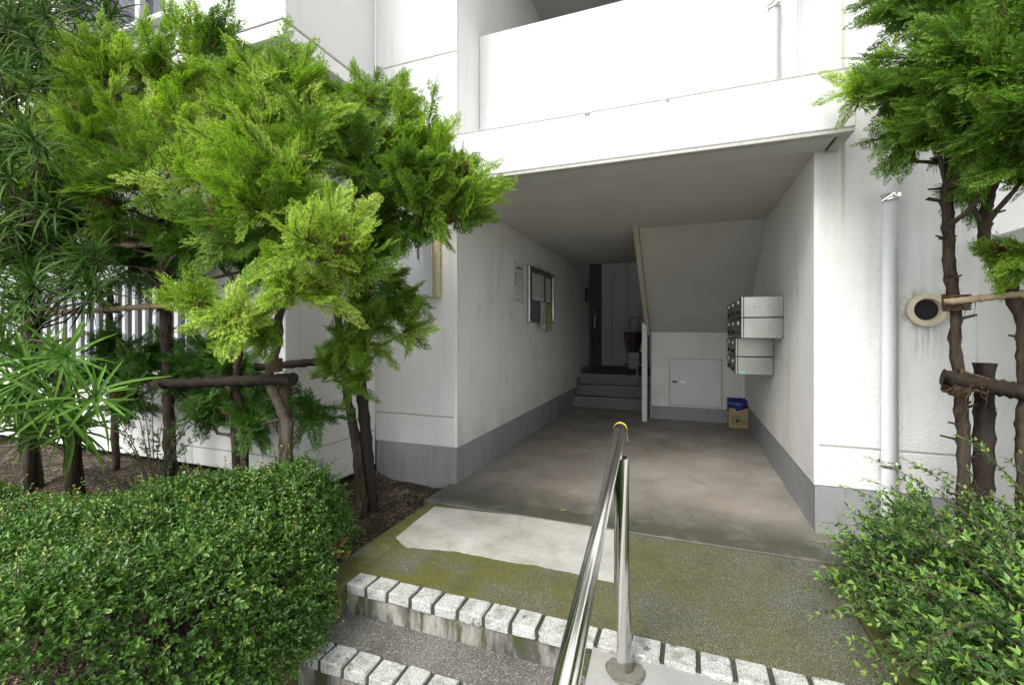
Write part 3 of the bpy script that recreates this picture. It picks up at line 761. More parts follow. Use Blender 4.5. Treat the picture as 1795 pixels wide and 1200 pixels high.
# ------------------------------------------------------------------ umbrellas and their stand on the inner landing
us = empty('umbrella_stand', (-.98, 9.5, .51), 'small grey umbrella stand on the dark landing', 'umbrella stand')
b = MB(); ux0, ux1 = -1.06, -.86
for (x0, x1, y0, y1) in ((ux0, ux1, 9.4, 9.408), (ux0, ux1, 9.592, 9.6), (ux0, ux0 + .008, 9.4085, 9.5915), (ux1 - .008, ux1, 9.4085, 9.5915)): b.box(x0, x1, y0, y1, .516, .85)
b.build('stand_wall', M['stand'], us); box('stand_base', M['stand'], us, ux0 + .009, ux1 - .009, 9.409, 9.59, .516, .53)
def umbrella(label, x, y, z0, tilt, mats, seed):
    root = empty('umbrella', (x, y, z0), label, 'umbrella', 'umbrellas in the stand'); rg = random.Random(seed)
    top = Vector((x + tilt, y, z0 + .95))
    d = (top - Vector((x, y, z0)))
    for s_, m in enumerate(mats):
        bm = bmesh.new(); n = 24; rings = []
        a0_ = 2 * math.pi * s_ / len(mats); a1_ = a0_ + 2 * math.pi / len(mats)
        for j, (t, r_) in enumerate(((.05, .012), (.25, .05), (.5, .085), (.68, .105), (.74, .10))):
            r2 = []
            for k in range(n + 1):
                a = a0_ + (a1_ - a0_) * k / n; rr_ = r_ * (1 + .25 * math.sin(8 * a + j * .5)) + rg.uniform(-.004, .004)
                p = Vector((x, y, z0)) + d * t
                r2.append(bm.verts.new((p.x + math.cos(a) * rr_, p.y + math.sin(a) * rr_, p.z)))
            rings.append(r2)
        for j in range(len(rings) - 1):
            for k in range(n): f = bm.faces.new((rings[j][k], rings[j][k + 1], rings[j + 1][k + 1], rings[j + 1][k])); f.smooth = True
        me = bpy.data.meshes.new('cloth'); bm.to_mesh(me); bm.free(); me.materials.append(m); link('cloth', me, root)
    pts = [Vector((x, y, z0)) + d * .05, Vector((x, y, z0)) + d * .9]
    MB().tube(pts, .007, 8).build('shaft', M['black'], root)
    hp = [top - d * .1]
    for k in range(9):
        a = math.pi * k / 8; hp.append(top + Vector((.035 - .035 * math.cos(a), 0, .035 * math.sin(a) + .02)))
    MB().tube(hp, .011, 8).build('handle', M['wood_handle'], root)
umbrella('folded purple and teal umbrella standing in the stand', -1.01, 9.47, .56, -.03, [M['umb_purple'], M['umb_teal'], M['umb_purple']], 1)
umbrella('folded dark navy umbrella standing in the stand', -.91, 9.53, .56, .02, [M['umb_navy']], 2)

# inner stair handrail with a bracket beside the post
hr = empty('stair_handrail', (XC - .1, 7.0, .6), 'short white stair handrail ends beside the white post', 'handrail')
q = at(1124, 614, Y=7.1); MB().tube([(q.x, 7.1, q.z), (q.x, 8.4, q.z + .55)], .024, 12).build('rail', M['doorwhite'], hr)
q2 = at(1117, 645, Y=7.3); MB().tube([(q2.x, 7.3, q2.z - .10), (q2.x, 7.3, q2.z + .02), (q2.x + .04, 7.3, q2.z + .05), (q2.x + .13, 7.3, q2.z + .05)], .018, 10).build('bracket', M['alu'], hr)

# ------------------------------------------------------------------ stainless handrail on the ramp
rail = empty('ramp_handrail', (-.217, 1.80, 0), 'polished stainless handrail with black capped end beside the ramp', 'handrail')
pb = at(1096, 1178, Y=1.80); pt = at(1088, 801, Y=1.80)
MB().tube([(pb.x, 1.80, -.06), (pt.x, 1.80, pt.z)], .0325, 32).build('post', M['chrome'], rail)
MB().tube([(pb.x, 1.80, -.10), (pb.x, 1.80, -.026), (pb.x, 1.80, -.021)], [.076, .075, .070], 28, jit=.02).build('footing', M['footing'], rail)
e1 = at(1086, 757, Y=1.90); e0 = at(995, 1180, Y=.83)
dr = (e0 - e1).normalized()
ext = e1 + dr * 2.3
rt = MB().tube([e1, e0, ext], .0252, 28).build('rail_tube', M['chrome'], rail)
MB().tube([e1 - dr * .001, e1 - dr * .030], .0262, 24).build('end_sleeve', M['black'], rt)
MB().tube([e1 - dr * .031, e1 - dr * .040], .0275, 24).build('yellow_ring', M['yellow'], rt)
MB().tube([e1 - dr * .041, e1 - dr * .062, e1 - dr * .070], [.0268, .0262, .018], 24).build('end_cap', M['black'], rt)
rod_t = e1 + dr * ((1.80 - e1.y) / dr.y); 
MB().tube([(pt.x, 1.80, pt.z - .001), (pt.x - .004, 1.80, rod_t.z - .012)], .0075, 12).build('stem', M['chrome'], rail)
q = e1 - dr * .03
MB().tube([(q.x + .026, q.y, q.z - .008), (q.x + .030, q.y + .01, q.z - .05)], .0035, 8).build('end_tab', M['alu'], rt)
p2 = e1 + dr * ((.25 - e1.y) / dr.y)
MB().tube([(p2.x, .25, GZ), (p2.x, .25, p2.z - .03)], .0325, 24).build('post', M['chrome'], rail)


# ================================================================== PLANTS
class Leaves:
    """many small flat pieces written into one mesh with a colour for each vertex"""
    def __init__(s): s.v, s.t, s.c, s.n = [], [], [], 0
    def add(s, tpl, mats, pos, c0, c1):
        """tpl=(verts, tris, age); mats (N,3,3) columns = local axes scaled; pos (N,3); c0,c1 (N,3) base and tip colours"""
        V, T, A = tpl
        if len(pos) == 0: return
        w = np.einsum('nij,vj->nvi', mats, V) + pos[:, None, :]
        c = c0[:, None, :] * (1 - A)[None, :, None] + c1[:, None, :] * A[None, :, None]
        N, nv = w.shape[:2]
        t = (T[None] + (np.arange(N) * nv)[:, None, None] + s.n)
        s.v.append(w.reshape(-1, 3)); s.c.append(c.reshape(-1, 3)); s.t.append(t.reshape(-1, 3)); s.n += N * nv
    def build(s, name, m, parent=None):
        v = np.concatenate(s.v).astype(np.float32); t = np.concatenate(s.t).astype(np.int32); c = np.concatenate(s.c)
        me = bpy.data.meshes.new(name)
        me.vertices.add(len(v)); me.vertices.foreach_set('co', v.ravel())
        me.loops.add(t.size); me.loops.foreach_set('vertex_index', t.ravel())
        me.polygons.add(len(t)); me.polygons.foreach_set('loop_start', np.arange(0, t.size, 3, dtype=np.int32))
        a = me.attributes.new('Col', 'FLOAT_COLOR', 'POINT')
        cc = np.ones((len(v), 4), np.float32); cc[:, :3] = np.clip(c, 0, 1); a.data.foreach_set('color', cc.ravel())
        me.update(calc_edges=True); me.materials.append(m)
        return link(name, me, parent)
def nrm(a): return a / np.maximum(np.linalg.norm(a, axis=-1, keepdims=True), 1e-9)
def frames(d, n, size, flat=None):
    """axes from direction d and approximate normal n (N,3), scaled by size (N,)"""
    x = nrm(d); y = nrm(np.cross(n, x)); z = np.cross(x, y)
    return np.stack([x, y, z], axis=2) * np.asarray(size)[:, None, None]
G = np.random.default_rng(11)

def frond_tpl(rg, nb=14):
    """flat cypress spray: axis along +x, lobed side branchlets"""
    V, T, A = [], [], []
    def tri(a, b, c, ages):
        k = len(V); V.extend([a, b, c]); A.extend(ages); T.append((k, k + 1, k + 2))
    def zf(p): return np.array([p[0], p[1], -.16 * p[0] ** 2 - .35 * p[1] ** 2 + .012 * rg.normal()])
    tri(zf((0, -.014)), zf((0, .014)), zf((1, 0)), (.0, .0, .7))
    for i in range(nb):
        s = (i + .6) / nb; side = 1 if i % 2 else -1
        L = (.46 * (1 - s) ** .75 * min(1, .5 + s * 2.4) + .08) * rg.uniform(.75, 1.2)
        ang = (60 - 26 * s + rg.uniform(-9, 9)) * math.pi / 180
        dx, dy = math.cos(ang), math.sin(ang) * side; nx, ny = -dy, dx; bx = s * .92
        def at_(a, w): return zf((bx + dx * a + nx * w, dy * a + ny * w))
        w = .046 + .045 * L
        b0, tp = at_(0, 0), at_(L, 0); l_, r_ = at_(L * .55, w * .62), at_(L * .55, -w * .62)
        tri(b0, r_, tp, (.05, .45, 1)); tri(b0, tp, l_, (.05, 1, .45))
        for (a0, a1, wd) in ((.30, .80, 1.9),):
            for sd in (1, -1):
                tri(at_(L * a0, 0), at_(L * (a0 + .20), 0), at_(L * a1 + .02, sd * w * wd), (.15, .35, .95 if a0 > .3 else .75))
    return np.array(V), np.array(T), np.array(A) ** .95
FR = [frond_tpl(np.random.default_rng(i), 12) for i in range(5)]
FR_SMALL = [frond_tpl(np.random.default_rng(20 + i), 9) for i in range(3)]

def plume(L, p, d, n, length, size, c0, c1, nf, tpls=None, g=G):
    """one branch end: an axis with sprays to both sides; returns axis points"""
    tpls = tpls or FR
    d = d / np.linalg.norm(d); y = np.cross(n, d); y /= max(np.linalg.norm(y), 1e-6); n = np.cross(d, y)
    s = np.linspace(.08, 1.0, nf) + g.uniform(-.03, .03, nf)
    bend = n[None] * (-.10 * s ** 2 * length)[:, None] + np.array([0, 0, -1])[None] * (.08 * s ** 2 * length)[:, None]
    pos = p[None] + d[None] * (s * length)[:, None] + bend
    side = np.where(np.arange(nf) % 2 == 0, 1.0, -1.0)
    ang = np.radians(56 - 34 * s + g.uniform(-8, 8, nf)); ang[-1] = g.uniform(-.2, .2)
    roll = g.normal(0, .42, nf)
    yd = y[None] * np.cos(roll)[:, None] + n[None] * np.sin(roll)[:, None]
    fd = d[None] * np.cos(ang)[:, None] + yd * (np.sin(ang) * side)[:, None]
    fn = n[None] + g.normal(0, .32, (nf, 3))
    sz = size * (1.0 - .52 * s) * g.uniform(.8, 1.2, nf); sz[-1] *= 1.25
    mats = frames(fd, fn, sz)
    tint = g.uniform(.86, 1.14, (nf, 1))
    C0 = c0[None] * tint; C1 = c1[None] * tint
    w = g.integers(0, len(tpls), nf)
    for k in range(len(tpls)):
        m = w == k
        L.add(tpls[k], mats[m], pos[m], C0[m], C1[m])
    return [p, p + d * length * .5 + bend[nf // 2] * .9, p + d * length + bend[-1]]

DARK = np.array((.012, .040, .008)); MID = np.array((.074, .205, .024)); LIME = np.array((.48, .68, .055)); YEL = np.array((.90, .94, .24))  # spread widened to paint shaded bases and sunlit tips into the foliage
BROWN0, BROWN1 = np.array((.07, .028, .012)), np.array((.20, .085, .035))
def W(px, py, Y): return np.array(at(px, py, Y=Y))

def cypress(label, trunk, blobs, young, lean=(0, 0, 0), seed=1, bark='bark', dens=1.0, group='clipped cypress trees', extra=None, stubs=0, trunk_r=(.05, .03), blob_young=None, size=.128, plume_len=(.19, .34), up=.55, dead=.012):  # young stands for new growth plus painted sunlight
    """trunk: world points from the ground up; blobs: (px, py, Y, radius_px[, young])"""
    g = np.random.default_rng(seed); rg = random.Random(seed)
    base = Vector(trunk[0])
    root = empty('cypress_tree', base, label, 'tree', group)
    tp = [Vector(p) for p in trunk]; fine_ = []
    for i in range(len(tp) - 1):
        for k in range(4):
            q = tp[i].lerp(tp[i + 1], k / 4); fine_.append(q + Vector((rg.uniform(-1, 1), rg.uniform(-1, 1), 0)) * .006)
    fine_.append(tp[-1])
    n = len(fine_)
    b = MB().tube(fine_, [(trunk_r[0] + (trunk_r[1] - trunk_r[0]) * i / (n - 1)) * rg.uniform(.92, 1.08) for i in range(n)], 12, jit=.09, rng=rg)
    tr = b.build('trunk', M[bark], root)
    for k in range(stubs):
        i = rg.randint(2, n - 3); a = rg.uniform(0, 6.28); o = Vector((math.cos(a), math.sin(a), rg.uniform(.1, .6))).normalized()
        MB().tube([fine_[i], fine_[i] + o * rg.uniform(.045, .085)], [.009, .004], 6).build('stub', M[bark], tr)
    L = Leaves(); tw = MB(); trunk_np = np.array([list(p) for p in fine_])
    axis_c = trunk_np[-1]
    for bl in blobs:
        px_, py_, Y_, rpx = bl[:4]; yb = bl[4] if len(bl) > 4 else young
        c = W(px_, py_, Y_); r = rpx * depth(px_, Y_) / F
        # limb from the trunk to the clump
        j = int(np.argmin(np.linalg.norm(trunk_np - (c * np.array([1, 1, .9])), axis=1) + .5 * np.maximum(trunk_np[:, 2] - c[2] + .1, 0)))
        s0 = trunk_np[j]; mid = (s0 + c) / 2 + g.normal(0, .03, 3) + np.array([0, 0, -.03])
        MB().tube([s0, mid, c], [.016, .011, .006], 7).build('branch', M['twigdark'], root)
        npl = max(5, int(dens * 185 * r ** 1.7 + 5))
        for k in range(npl):
            o = nrm(g.normal(0, 1, 3)[None])[0]; rad = r * g.uniform(.15, .92) ** .7
            p = c + o * rad * np.array([1, .85, 1])
            out = nrm((p - axis_c * np.array([1, 1, 0]) - np.array([0, 0, c[2]]))[None])[0]
            d = o * .9 + out * .35 + np.array([0, 0, up]) + g.normal(0, .28, 3)
            d = nrm(d[None])[0]
            nn = nrm((o * .6 + np.array([0, -.35, .75]) + g.normal(0, .35, 3))[None])[0]
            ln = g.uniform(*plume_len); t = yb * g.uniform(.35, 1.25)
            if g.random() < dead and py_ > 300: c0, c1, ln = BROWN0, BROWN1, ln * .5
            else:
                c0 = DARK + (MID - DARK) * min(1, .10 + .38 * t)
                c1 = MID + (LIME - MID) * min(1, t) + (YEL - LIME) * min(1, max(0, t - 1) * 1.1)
            ax = plume(L, p - d * ln * .45, d, nn, ln, size * g.uniform(.8, 1.15), c0, c1, int(17 + ln * 32), g=g)
            tw.tube([a for a in ax], [.0042, .0032, .0012], 4, cap=False)
            if g.random() < .5: tw.tube([c, (c + ax[0]) / 2 + g.normal(0, .01, 3), ax[0]], [.005, .004, .004], 4, cap=False)
    tag(tw.build('twigs', M['twig'], root, recalc=False), kind='stuff')
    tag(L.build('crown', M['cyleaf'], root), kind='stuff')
    return root

def P3(pts): return [W(*p) for p in pts]
def gnd(px, py, Y):
    p = W(px, py, Y); p[2] = soilz(p[0], p[1]) - .03; return p
# --- left group: four clipped cypresses in a row before the terrace
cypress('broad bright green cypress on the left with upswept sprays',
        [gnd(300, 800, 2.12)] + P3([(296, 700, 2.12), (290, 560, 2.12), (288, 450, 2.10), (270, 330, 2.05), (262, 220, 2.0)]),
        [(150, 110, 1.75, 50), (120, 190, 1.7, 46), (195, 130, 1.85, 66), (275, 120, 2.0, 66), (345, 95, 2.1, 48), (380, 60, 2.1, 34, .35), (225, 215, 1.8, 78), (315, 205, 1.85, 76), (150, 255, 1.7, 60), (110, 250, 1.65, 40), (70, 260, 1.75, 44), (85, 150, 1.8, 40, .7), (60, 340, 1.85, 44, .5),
         (245, 310, 1.75, 72, .75), (170, 340, 1.8, 52, .5), (330, 300, 1.75, 66), (395, 150, 2.0, 58, .8), (290, 395, 2.0, 60, .25), (210, 410, 2.15, 60, .15), (120, 380, 2.1, 60, .15), (60, 300, 2.1, 60, .2), (350, 420, 2.0, 48, .3), (40, 420, 2.2, 60, .05), (130, 440, 2.22, 48, .05), (230, 455, 2.22, 44, .05), (310, 450, 2.22, 44, .05), (80, 240, 1.7, 34), (30, 220, 1.9, 50, .4), (400, 430, 2.2, 46, .0), (260, 430, 2.25, 50, .0), (450, 470, 2.2, 34, .0), (180, 400, 2.25, 50, .0)],  # darkest clumps put the shade under the crown into leaf colour
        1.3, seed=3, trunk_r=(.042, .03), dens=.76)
cypress('tall middle cypress with yellow green upright tips below the balcony slab',
        [gnd(512, 800, 2.0)] + P3([(503, 740, 2.0), (470, 662, 1.98), (488, 600, 1.97), (492, 520, 1.95), (470, 400, 1.95), (465, 250, 1.95)]),
        [(440, 150, 2.0, 55), (485, 125, 2.05, 44), (455, 220, 1.85, 62), (520, 165, 2.05, 50), (560, 190, 2.05, 50), (420, 260, 1.75, 60, 1.3), (490, 290, 1.75, 62), (545, 250, 1.95, 60, .7), (440, 345, 1.7, 62, 1.1), (400, 400, 1.75, 50, .6), (510, 370, 1.8, 56, .6), (470, 430, 1.9, 44, .3)],
        1.4, seed=5, bark='barkgrey', trunk_r=(.036, .02), stubs=4, dens=1.15)
cypress('low cypress branch clump with pale yellow new growth',
        [gnd(430, 800, 2.1)] + P3([(428, 740, 2.1), (415, 680, 2.08), (420, 600, 2.0), (470, 520, 1.9)]),
        [(545, 425, 1.65, 50, 1.5), (600, 410, 1.7, 40, 1.35), (505, 490, 1.65, 42, 1.5), (560, 500, 1.75, 34, 1.3), (400, 550, 1.6, 40, 1.5), (350, 520, 1.65, 30, 1.4), (620, 460, 1.85, 34, .8), (450, 570, 1.8, 30, 1.0)],
        1.4, seed=8, trunk_r=(.034, .016), dens=1.15)
cypress('spreading cypress at the pillar corner reaching over the entrance',
        [gnd(640, 880, 2.66)] + P3([(628, 780, 2.66), (610, 700, 2.63), (598, 640, 2.6), (590, 520, 2.58), (610, 380, 2.5), (640, 260, 2.45)]),
        [(610, 190, 2.35, 52, .8), (655, 165, 2.4, 44, .6), (690, 230, 2.35, 60, .8), (745, 245, 2.4, 48, 1.2), (630, 270, 2.25, 62, .5), (775, 285, 2.4, 42, 1.25), (715, 300, 2.25, 54, .5), (805, 325, 2.4, 38, .9), (825, 338, 2.4, 26, .8),
         (755, 350, 2.3, 48, .55), (805, 372, 2.4, 30, .7), (690, 360, 2.35, 54, .3), (620, 360, 2.3, 54, .4), (740, 400, 2.4, 34, .35), (660, 420, 2.4, 36, .25)],
        1.0, seed=13, trunk_r=(.034, .024), dens=1.15, dead=.03)
cypress('small dark green cypress growing from the leaning trunk beside the pillar',
        [gnd(632, 870, 2.58)] + P3([(622, 780, 2.56), (605, 700, 2.54), (612, 640, 2.5), (640, 560, 2.45)]),
        [(640, 510, 2.4, 40), (690, 530, 2.45, 36), (610, 590, 2.3, 38, .6), (640, 600, 2.3, 36, .7), (720, 575, 2.45, 22, .6), (625, 655, 2.3, 30, .6), (585, 640, 2.35, 26), (680, 490, 2.5, 30), (715, 515, 2.5, 24, .5), (650, 560, 2.3, 34, .5)],
        .42, seed=17, trunk_r=(.022, .014), size=.10, plume_len=(.14, .24), up=.15, dens=1.3)
for nm, sd_, tr_pts, bl in (
        ('dark feathery young cypress behind the hedge at the railing', 31, [gnd(205, 800, 2.15)] + P3([(200, 700, 2.15), (195, 600, 2.15), (192, 500, 2.15)]),
         [(200, 600, 2.1, 36), (250, 640, 2.1, 34), (170, 650, 2.1, 34), (280, 610, 2.15, 26), (230, 700, 2.1, 32), (300, 660, 2.15, 26)]),
        ('dark feathery young cypress under the log rail by the terrace corner', 33, [gnd(415, 800, 2.15)] + P3([(410, 720, 2.15), (405, 640, 2.15), (400, 590, 2.15)]),
         [(370, 620, 2.15, 30), (420, 640, 2.15, 28), (440, 740, 2.1, 28), (360, 720, 2.12, 32), (545, 720, 2.15, 26), (400, 690, 2.15, 30), (330, 650, 2.15, 26), (480, 710, 2.2, 20)])):
    cypress(nm, tr_pts, bl, .06, seed=sd_, trunk_r=(.028, .02), size=.115, plume_len=(.16, .28), up=.1, dens=1.7, dead=.02)

# --- right group
cypress('dense cypress on the right above the bare stubby trunk',
        [(W(1690, 900, 2.78)[0], 2.78, -.05)] + P3([(1688, 800, 2.78), (1684, 690, 2.78), (1674, 560, 2.78), (1664, 420, 2.76), (1660, 330, 2.74), (1690, 150, 2.7)]),
        [(1605, 10, 2.7, 44), (1660, 20, 2.6, 70), (1750, 20, 2.4, 86), (1610, 105, 2.7, 42), (1665, 120, 2.55, 64), (1750, 115, 2.3, 86), (1585, 165, 2.7, 34), (1615, 195, 2.65, 42), (1690, 195, 2.45, 62), (1780, 200, 2.2, 66),
         (1640, 232, 2.65, 30), (1596, 222, 2.7, 24, .5), (1715, 245, 2.5, 36), (1790, 265, 2.3, 34), (1640, -50, 2.7, 80), (1750, -60, 2.6, 90), (1830, 60, 2.3, 90), (1840, 190, 2.2, 80), (1510, 150, 2.75, 10, 1.3)],
        .34, seed=41, trunk_r=(.029, .024), stubs=26, dens=1.5, up=.32, group='cypress trees right of the entrance', dead=.015)
cypress('second cypress trunk at the right edge with forked limbs',
        [(W(1800, 900, 2.7)[0], 2.7, -.05)] + P3([(1798, 800, 2.7), (1797, 690, 2.7), (1795, 560, 2.7), (1730, 440, 2.72), (1722, 380, 2.72), (1745, 310, 2.7), (1750, 240, 2.7)]),
        [(1755, 455, 2.6, 24, .8), (1790, 465, 2.55, 26, .7), (1810, 440, 2.5, 24, .7), (1700, 330, 2.7, 26, .3), (1800, 310, 2.6, 20, .2)],
        .4, seed=43, trunk_r=(.036, .022), stubs=8, size=.085, plume_len=(.12, .20), up=.05, dens=1.0, group='cypress trees right of the entrance')

# ------------------------------------------------------------------ wooden supports
def pole(name, label, cat, pts, r, m, group=None, rings=False, jit=.04, ties=()):
    root = empty(name, pts[0], label, cat, group)
    n = 10; P = [Vector(pts[0]).lerp(Vector(pts[1]), k / n) for k in range(n + 1)]
    rr_ = [r * (1 + random.uniform(-.04, .04)) for _ in P]
    MB().tube(P, rr_, 16, jit=jit).build('shaft', m, root)
    d = (P[-1] - P[0])
    if rings:
        L_ = d.length; k = .12
        while k < L_ - .05:
            q = P[0] + d * (k / L_); e = d.normalized()
            MB().tube([q - e * .006, q, q + e * .006], [r * 1.0, r * 1.13, r * 1.0], 14, cap=False).build('node_ring', m, root); k += .26
    for (q, rad, ax) in ties:
        q = Vector(q); ax = Vector(ax).normalized()
        ref = Vector((0, 1, 0)) if abs(ax.y) < .9 else Vector((1, 0, 0))
        a = ax.cross(ref).normalized(); b_ = ax.cross(a)
        ropeb = []
        for k in range(97):
            th = 2 * math.pi * k / 16; o = ax * ((k / 96 - .5) * .075) + a * math.cos(th) * rad * random.uniform(.96, 1.06) + b_ * math.sin(th) * rad * random.uniform(.96, 1.06)
            ropeb.append(q + o)
        tie = MB().tube(ropeb, .0062, 6, cap=True).build('rope_tie', M['rope'], root)
        for k in range(7):
            s0 = q + a * rad * random.uniform(-.6, .6) - Vector((0, rad, 0)) + ax * random.uniform(-.03, .03)
            MB().tube([s0, s0 + Vector((random.uniform(-.05, .03), -.015, random.uniform(-.05, .01))), s0 + Vector((random.uniform(-.07, .04), -.02, random.uniform(-.10, -.03)))], [.0025, .002, .001], 4).build('rope_end', M['rope'], tie)
    return root
pole('bamboo_pole', 'pale bamboo pole lashed across the trunks before the railing', 'pole', [W(-20, 557, 2.06), W(345, 531, 2.02)], .022, M['bamboo'], 'support poles on the left', True, .01,
     [(W(195, 540, 2.10), .045, (0, 0, 1)), (W(290, 535, 2.09), .045, (0, 0, 1))])
pole('bamboo_pole', 'upper bamboo pole half hidden under the crowns above the railing', 'pole', [W(60, 440, 2.12), W(440, 418, 2.05)], .022, M['bamboo'], 'support poles on the left', True, .01)
pole('log_rail', 'dark thick log rail ending at the short post behind the hedge', 'log', [W(285, 672, 2.02), W(514, 664, 1.95)], .036, M['log'], 'support poles on the left', ties=[(W(290, 668, 2.05), .062, (0, 0, 1)), (W(484, 640, 1.97), .03, (0, 0, 1))])
pole('log_rail', 'thin dark log rail running to the leaning pole by the pillar', 'log', [W(425, 646, 2.2), W(640, 626, 2.5)], .028, M['log'], 'support poles on the left')
pA_ = W(500, 690, 2.02); pole('wooden_post', 'short rough wooden post under the end of the log rail', 'post', [(pA_[0], 2.03, .0), W(500, 655, 2.03)], .042, M['bark'], 'support posts')
pole('wooden_post', 'dark straight leaning pole beside the pillar base', 'post', [(at(655, 893, Z=-.02).x, at(655, 893, Z=-.02).y, -.06), W(622, 560, 2.62)], .044, M['post'], 'support posts', jit=.02)
pole('wooden_post', 'dark square cut post behind the right shrub', 'post', [(W(1722, 900, 2.84)[0], 2.84, -.06), W(1726, 636, 2.84)], .043, M['post'], 'support posts', jit=.02)
pole('log_rail', 'dark log rail lashed to the right trunk and post', 'log', [W(1652, 660, 2.72), W(1830, 694, 2.66)], .040, M['log'], None, ties=[(W(1682, 672, 2.75), .06, (.9, 0, -.5)), (W(1708, 670, 2.74), .06, (.4, 0, 1))])
pole('bamboo_pole', 'thin bamboo pole tied to the right trunk beside the vent', 'pole', [W(1655, 530, 2.73), W(1830, 510, 2.62)], .018, M['bamboo'], None, True, .01, ties=[(W(1676, 530, 2.77), .047, (0, 0, 1))])

# ------------------------------------------------------------------ boxwood hedge on the left
def leaf_tpl(w=.5, fold=.12, curl=-.08):
    V = np.array([(0, 0, 0), (.30, w * .46, fold), (.68, w * .44, fold + curl), (1, 0, curl * 2), (.68, -w * .44, fold + curl), (.30, -w * .46, fold)])
    T = np.array([(0, 2, 1), (0, 3, 2), (0, 4, 3), (0, 5, 4)]); A = np.array([.0, .5, .8, 1, .8, .5]); return V, T, A
LEAF = leaf_tpl()
def sprigs(L, P, D, length, npairs, lsize, c0, c1, g, twigs=None, tpl=LEAF, whorl=False, tipc=None, tipfrac=.7, twr=.0012):
    """shoots at P (N,3) along D with opposite leaf pairs"""
    N = len(P)
    for k in range(npairs):
        s = (k + 1) / npairs
        pos = P + D * (length * s)[:, None] + np.array([0, 0, -1])[None] * (.12 * length * s * s)[:, None]
        ref = g.normal(0, 1, (N, 3)); a = nrm(np.cross(D, ref))
        for sd in (1, -1):
            th = g.uniform(.55, 1.05, N) * (1 - .35 * (s > .9))
            d = D * np.cos(th)[:, None] + a * (np.sin(th) * sd)[:, None]
            up_ = nrm(D * .5 + np.array([0, -.15, .8]) + g.normal(0, .45, (N, 3)))
            sz = lsize * g.uniform(.7, 1.2, N) * (1 - .25 * s)
            mats = frames(d, up_, sz)
            t = g.uniform(.8, 1.2, (N, 1))
            C0, C1 = c0 * t, c1 * t
            if tipc is not None and s > tipfrac: C1 = tipc * t; C0 = (c0 + tipc) / 2 * t
            L.add(tpl, mats, pos, C0, C1)
    if twigs is not None:
        for i in twigs[1]:
            p = P[i]; e = P[i] + D[i] * length[i]; e = e + np.array([0, 0, -.12 * length[i]])
            twigs[0].tube([p, (p + P[i] + D[i] * length[i]) / 2 + np.array([0, 0, -.02 * length[i]]), e], [twr * 1.6, twr * 1.2, twr * .7], 4, cap=False)
foot = [(-1.50, -.3), (-1.50, 1.2), (-1.53, 1.62), (-1.72, 1.86), (-1.83, 1.96), (-1.86, 2.24), (-2.05, 2.30), (-2.45, 2.16), (-2.9, 1.72), (-3.6, 1.62), (-6.0, 1.60), (-6.0, -.3)]
def poly_dist(pts, poly):
    poly = np.array(poly); inside = np.zeros(len(pts), bool); dist = np.full(len(pts), 1e9)
    for i in range(len(poly)):
        a, b = poly[i], poly[(i + 1) % len(poly)]
        ab = b - a; t = np.clip(((pts - a) @ ab) / (ab @ ab), 0, 1); dist = np.minimum(dist, np.linalg.norm(pts - (a + t[:, None] * ab), axis=1))
        c = ((a[1] > pts[:, 1]) != (b[1] > pts[:, 1]))
        with np.errstate(divide='ignore', invalid='ignore'):
            xi = (b[0] - a[0]) * (pts[:, 1] - a[1]) / (b[1] - a[1] + 1e-12) + a[0]
        inside ^= c & (pts[:, 0] < xi)
    return np.where(inside, dist, -dist)
def hedge_h(x, y, d):
    top = .47 + .035 * np.sin(x * 3.1 + y * 2.0) + .03 * np.sin(x * 7.3 - y * 5.1) + .02 * np.sin(y * 11 + x * 4) - .10 * np.clip((1.2 - y) / 1.2, 0, 1)
    top += .11 * np.clip((x + 2.4) / .5, 0, 1) * np.clip((y - 1.5) / .5, 0, 1)
    top -= .12 * np.clip((-2.2 - x) / .9, 0, 1) * np.clip((y - .5) / .8, 0, 1)
    t = np.clip(d / .26, 0, 1)
    return -.10 + (top + .10) * np.sqrt(np.clip(1 - (1 - t) ** 2, 0, 1))
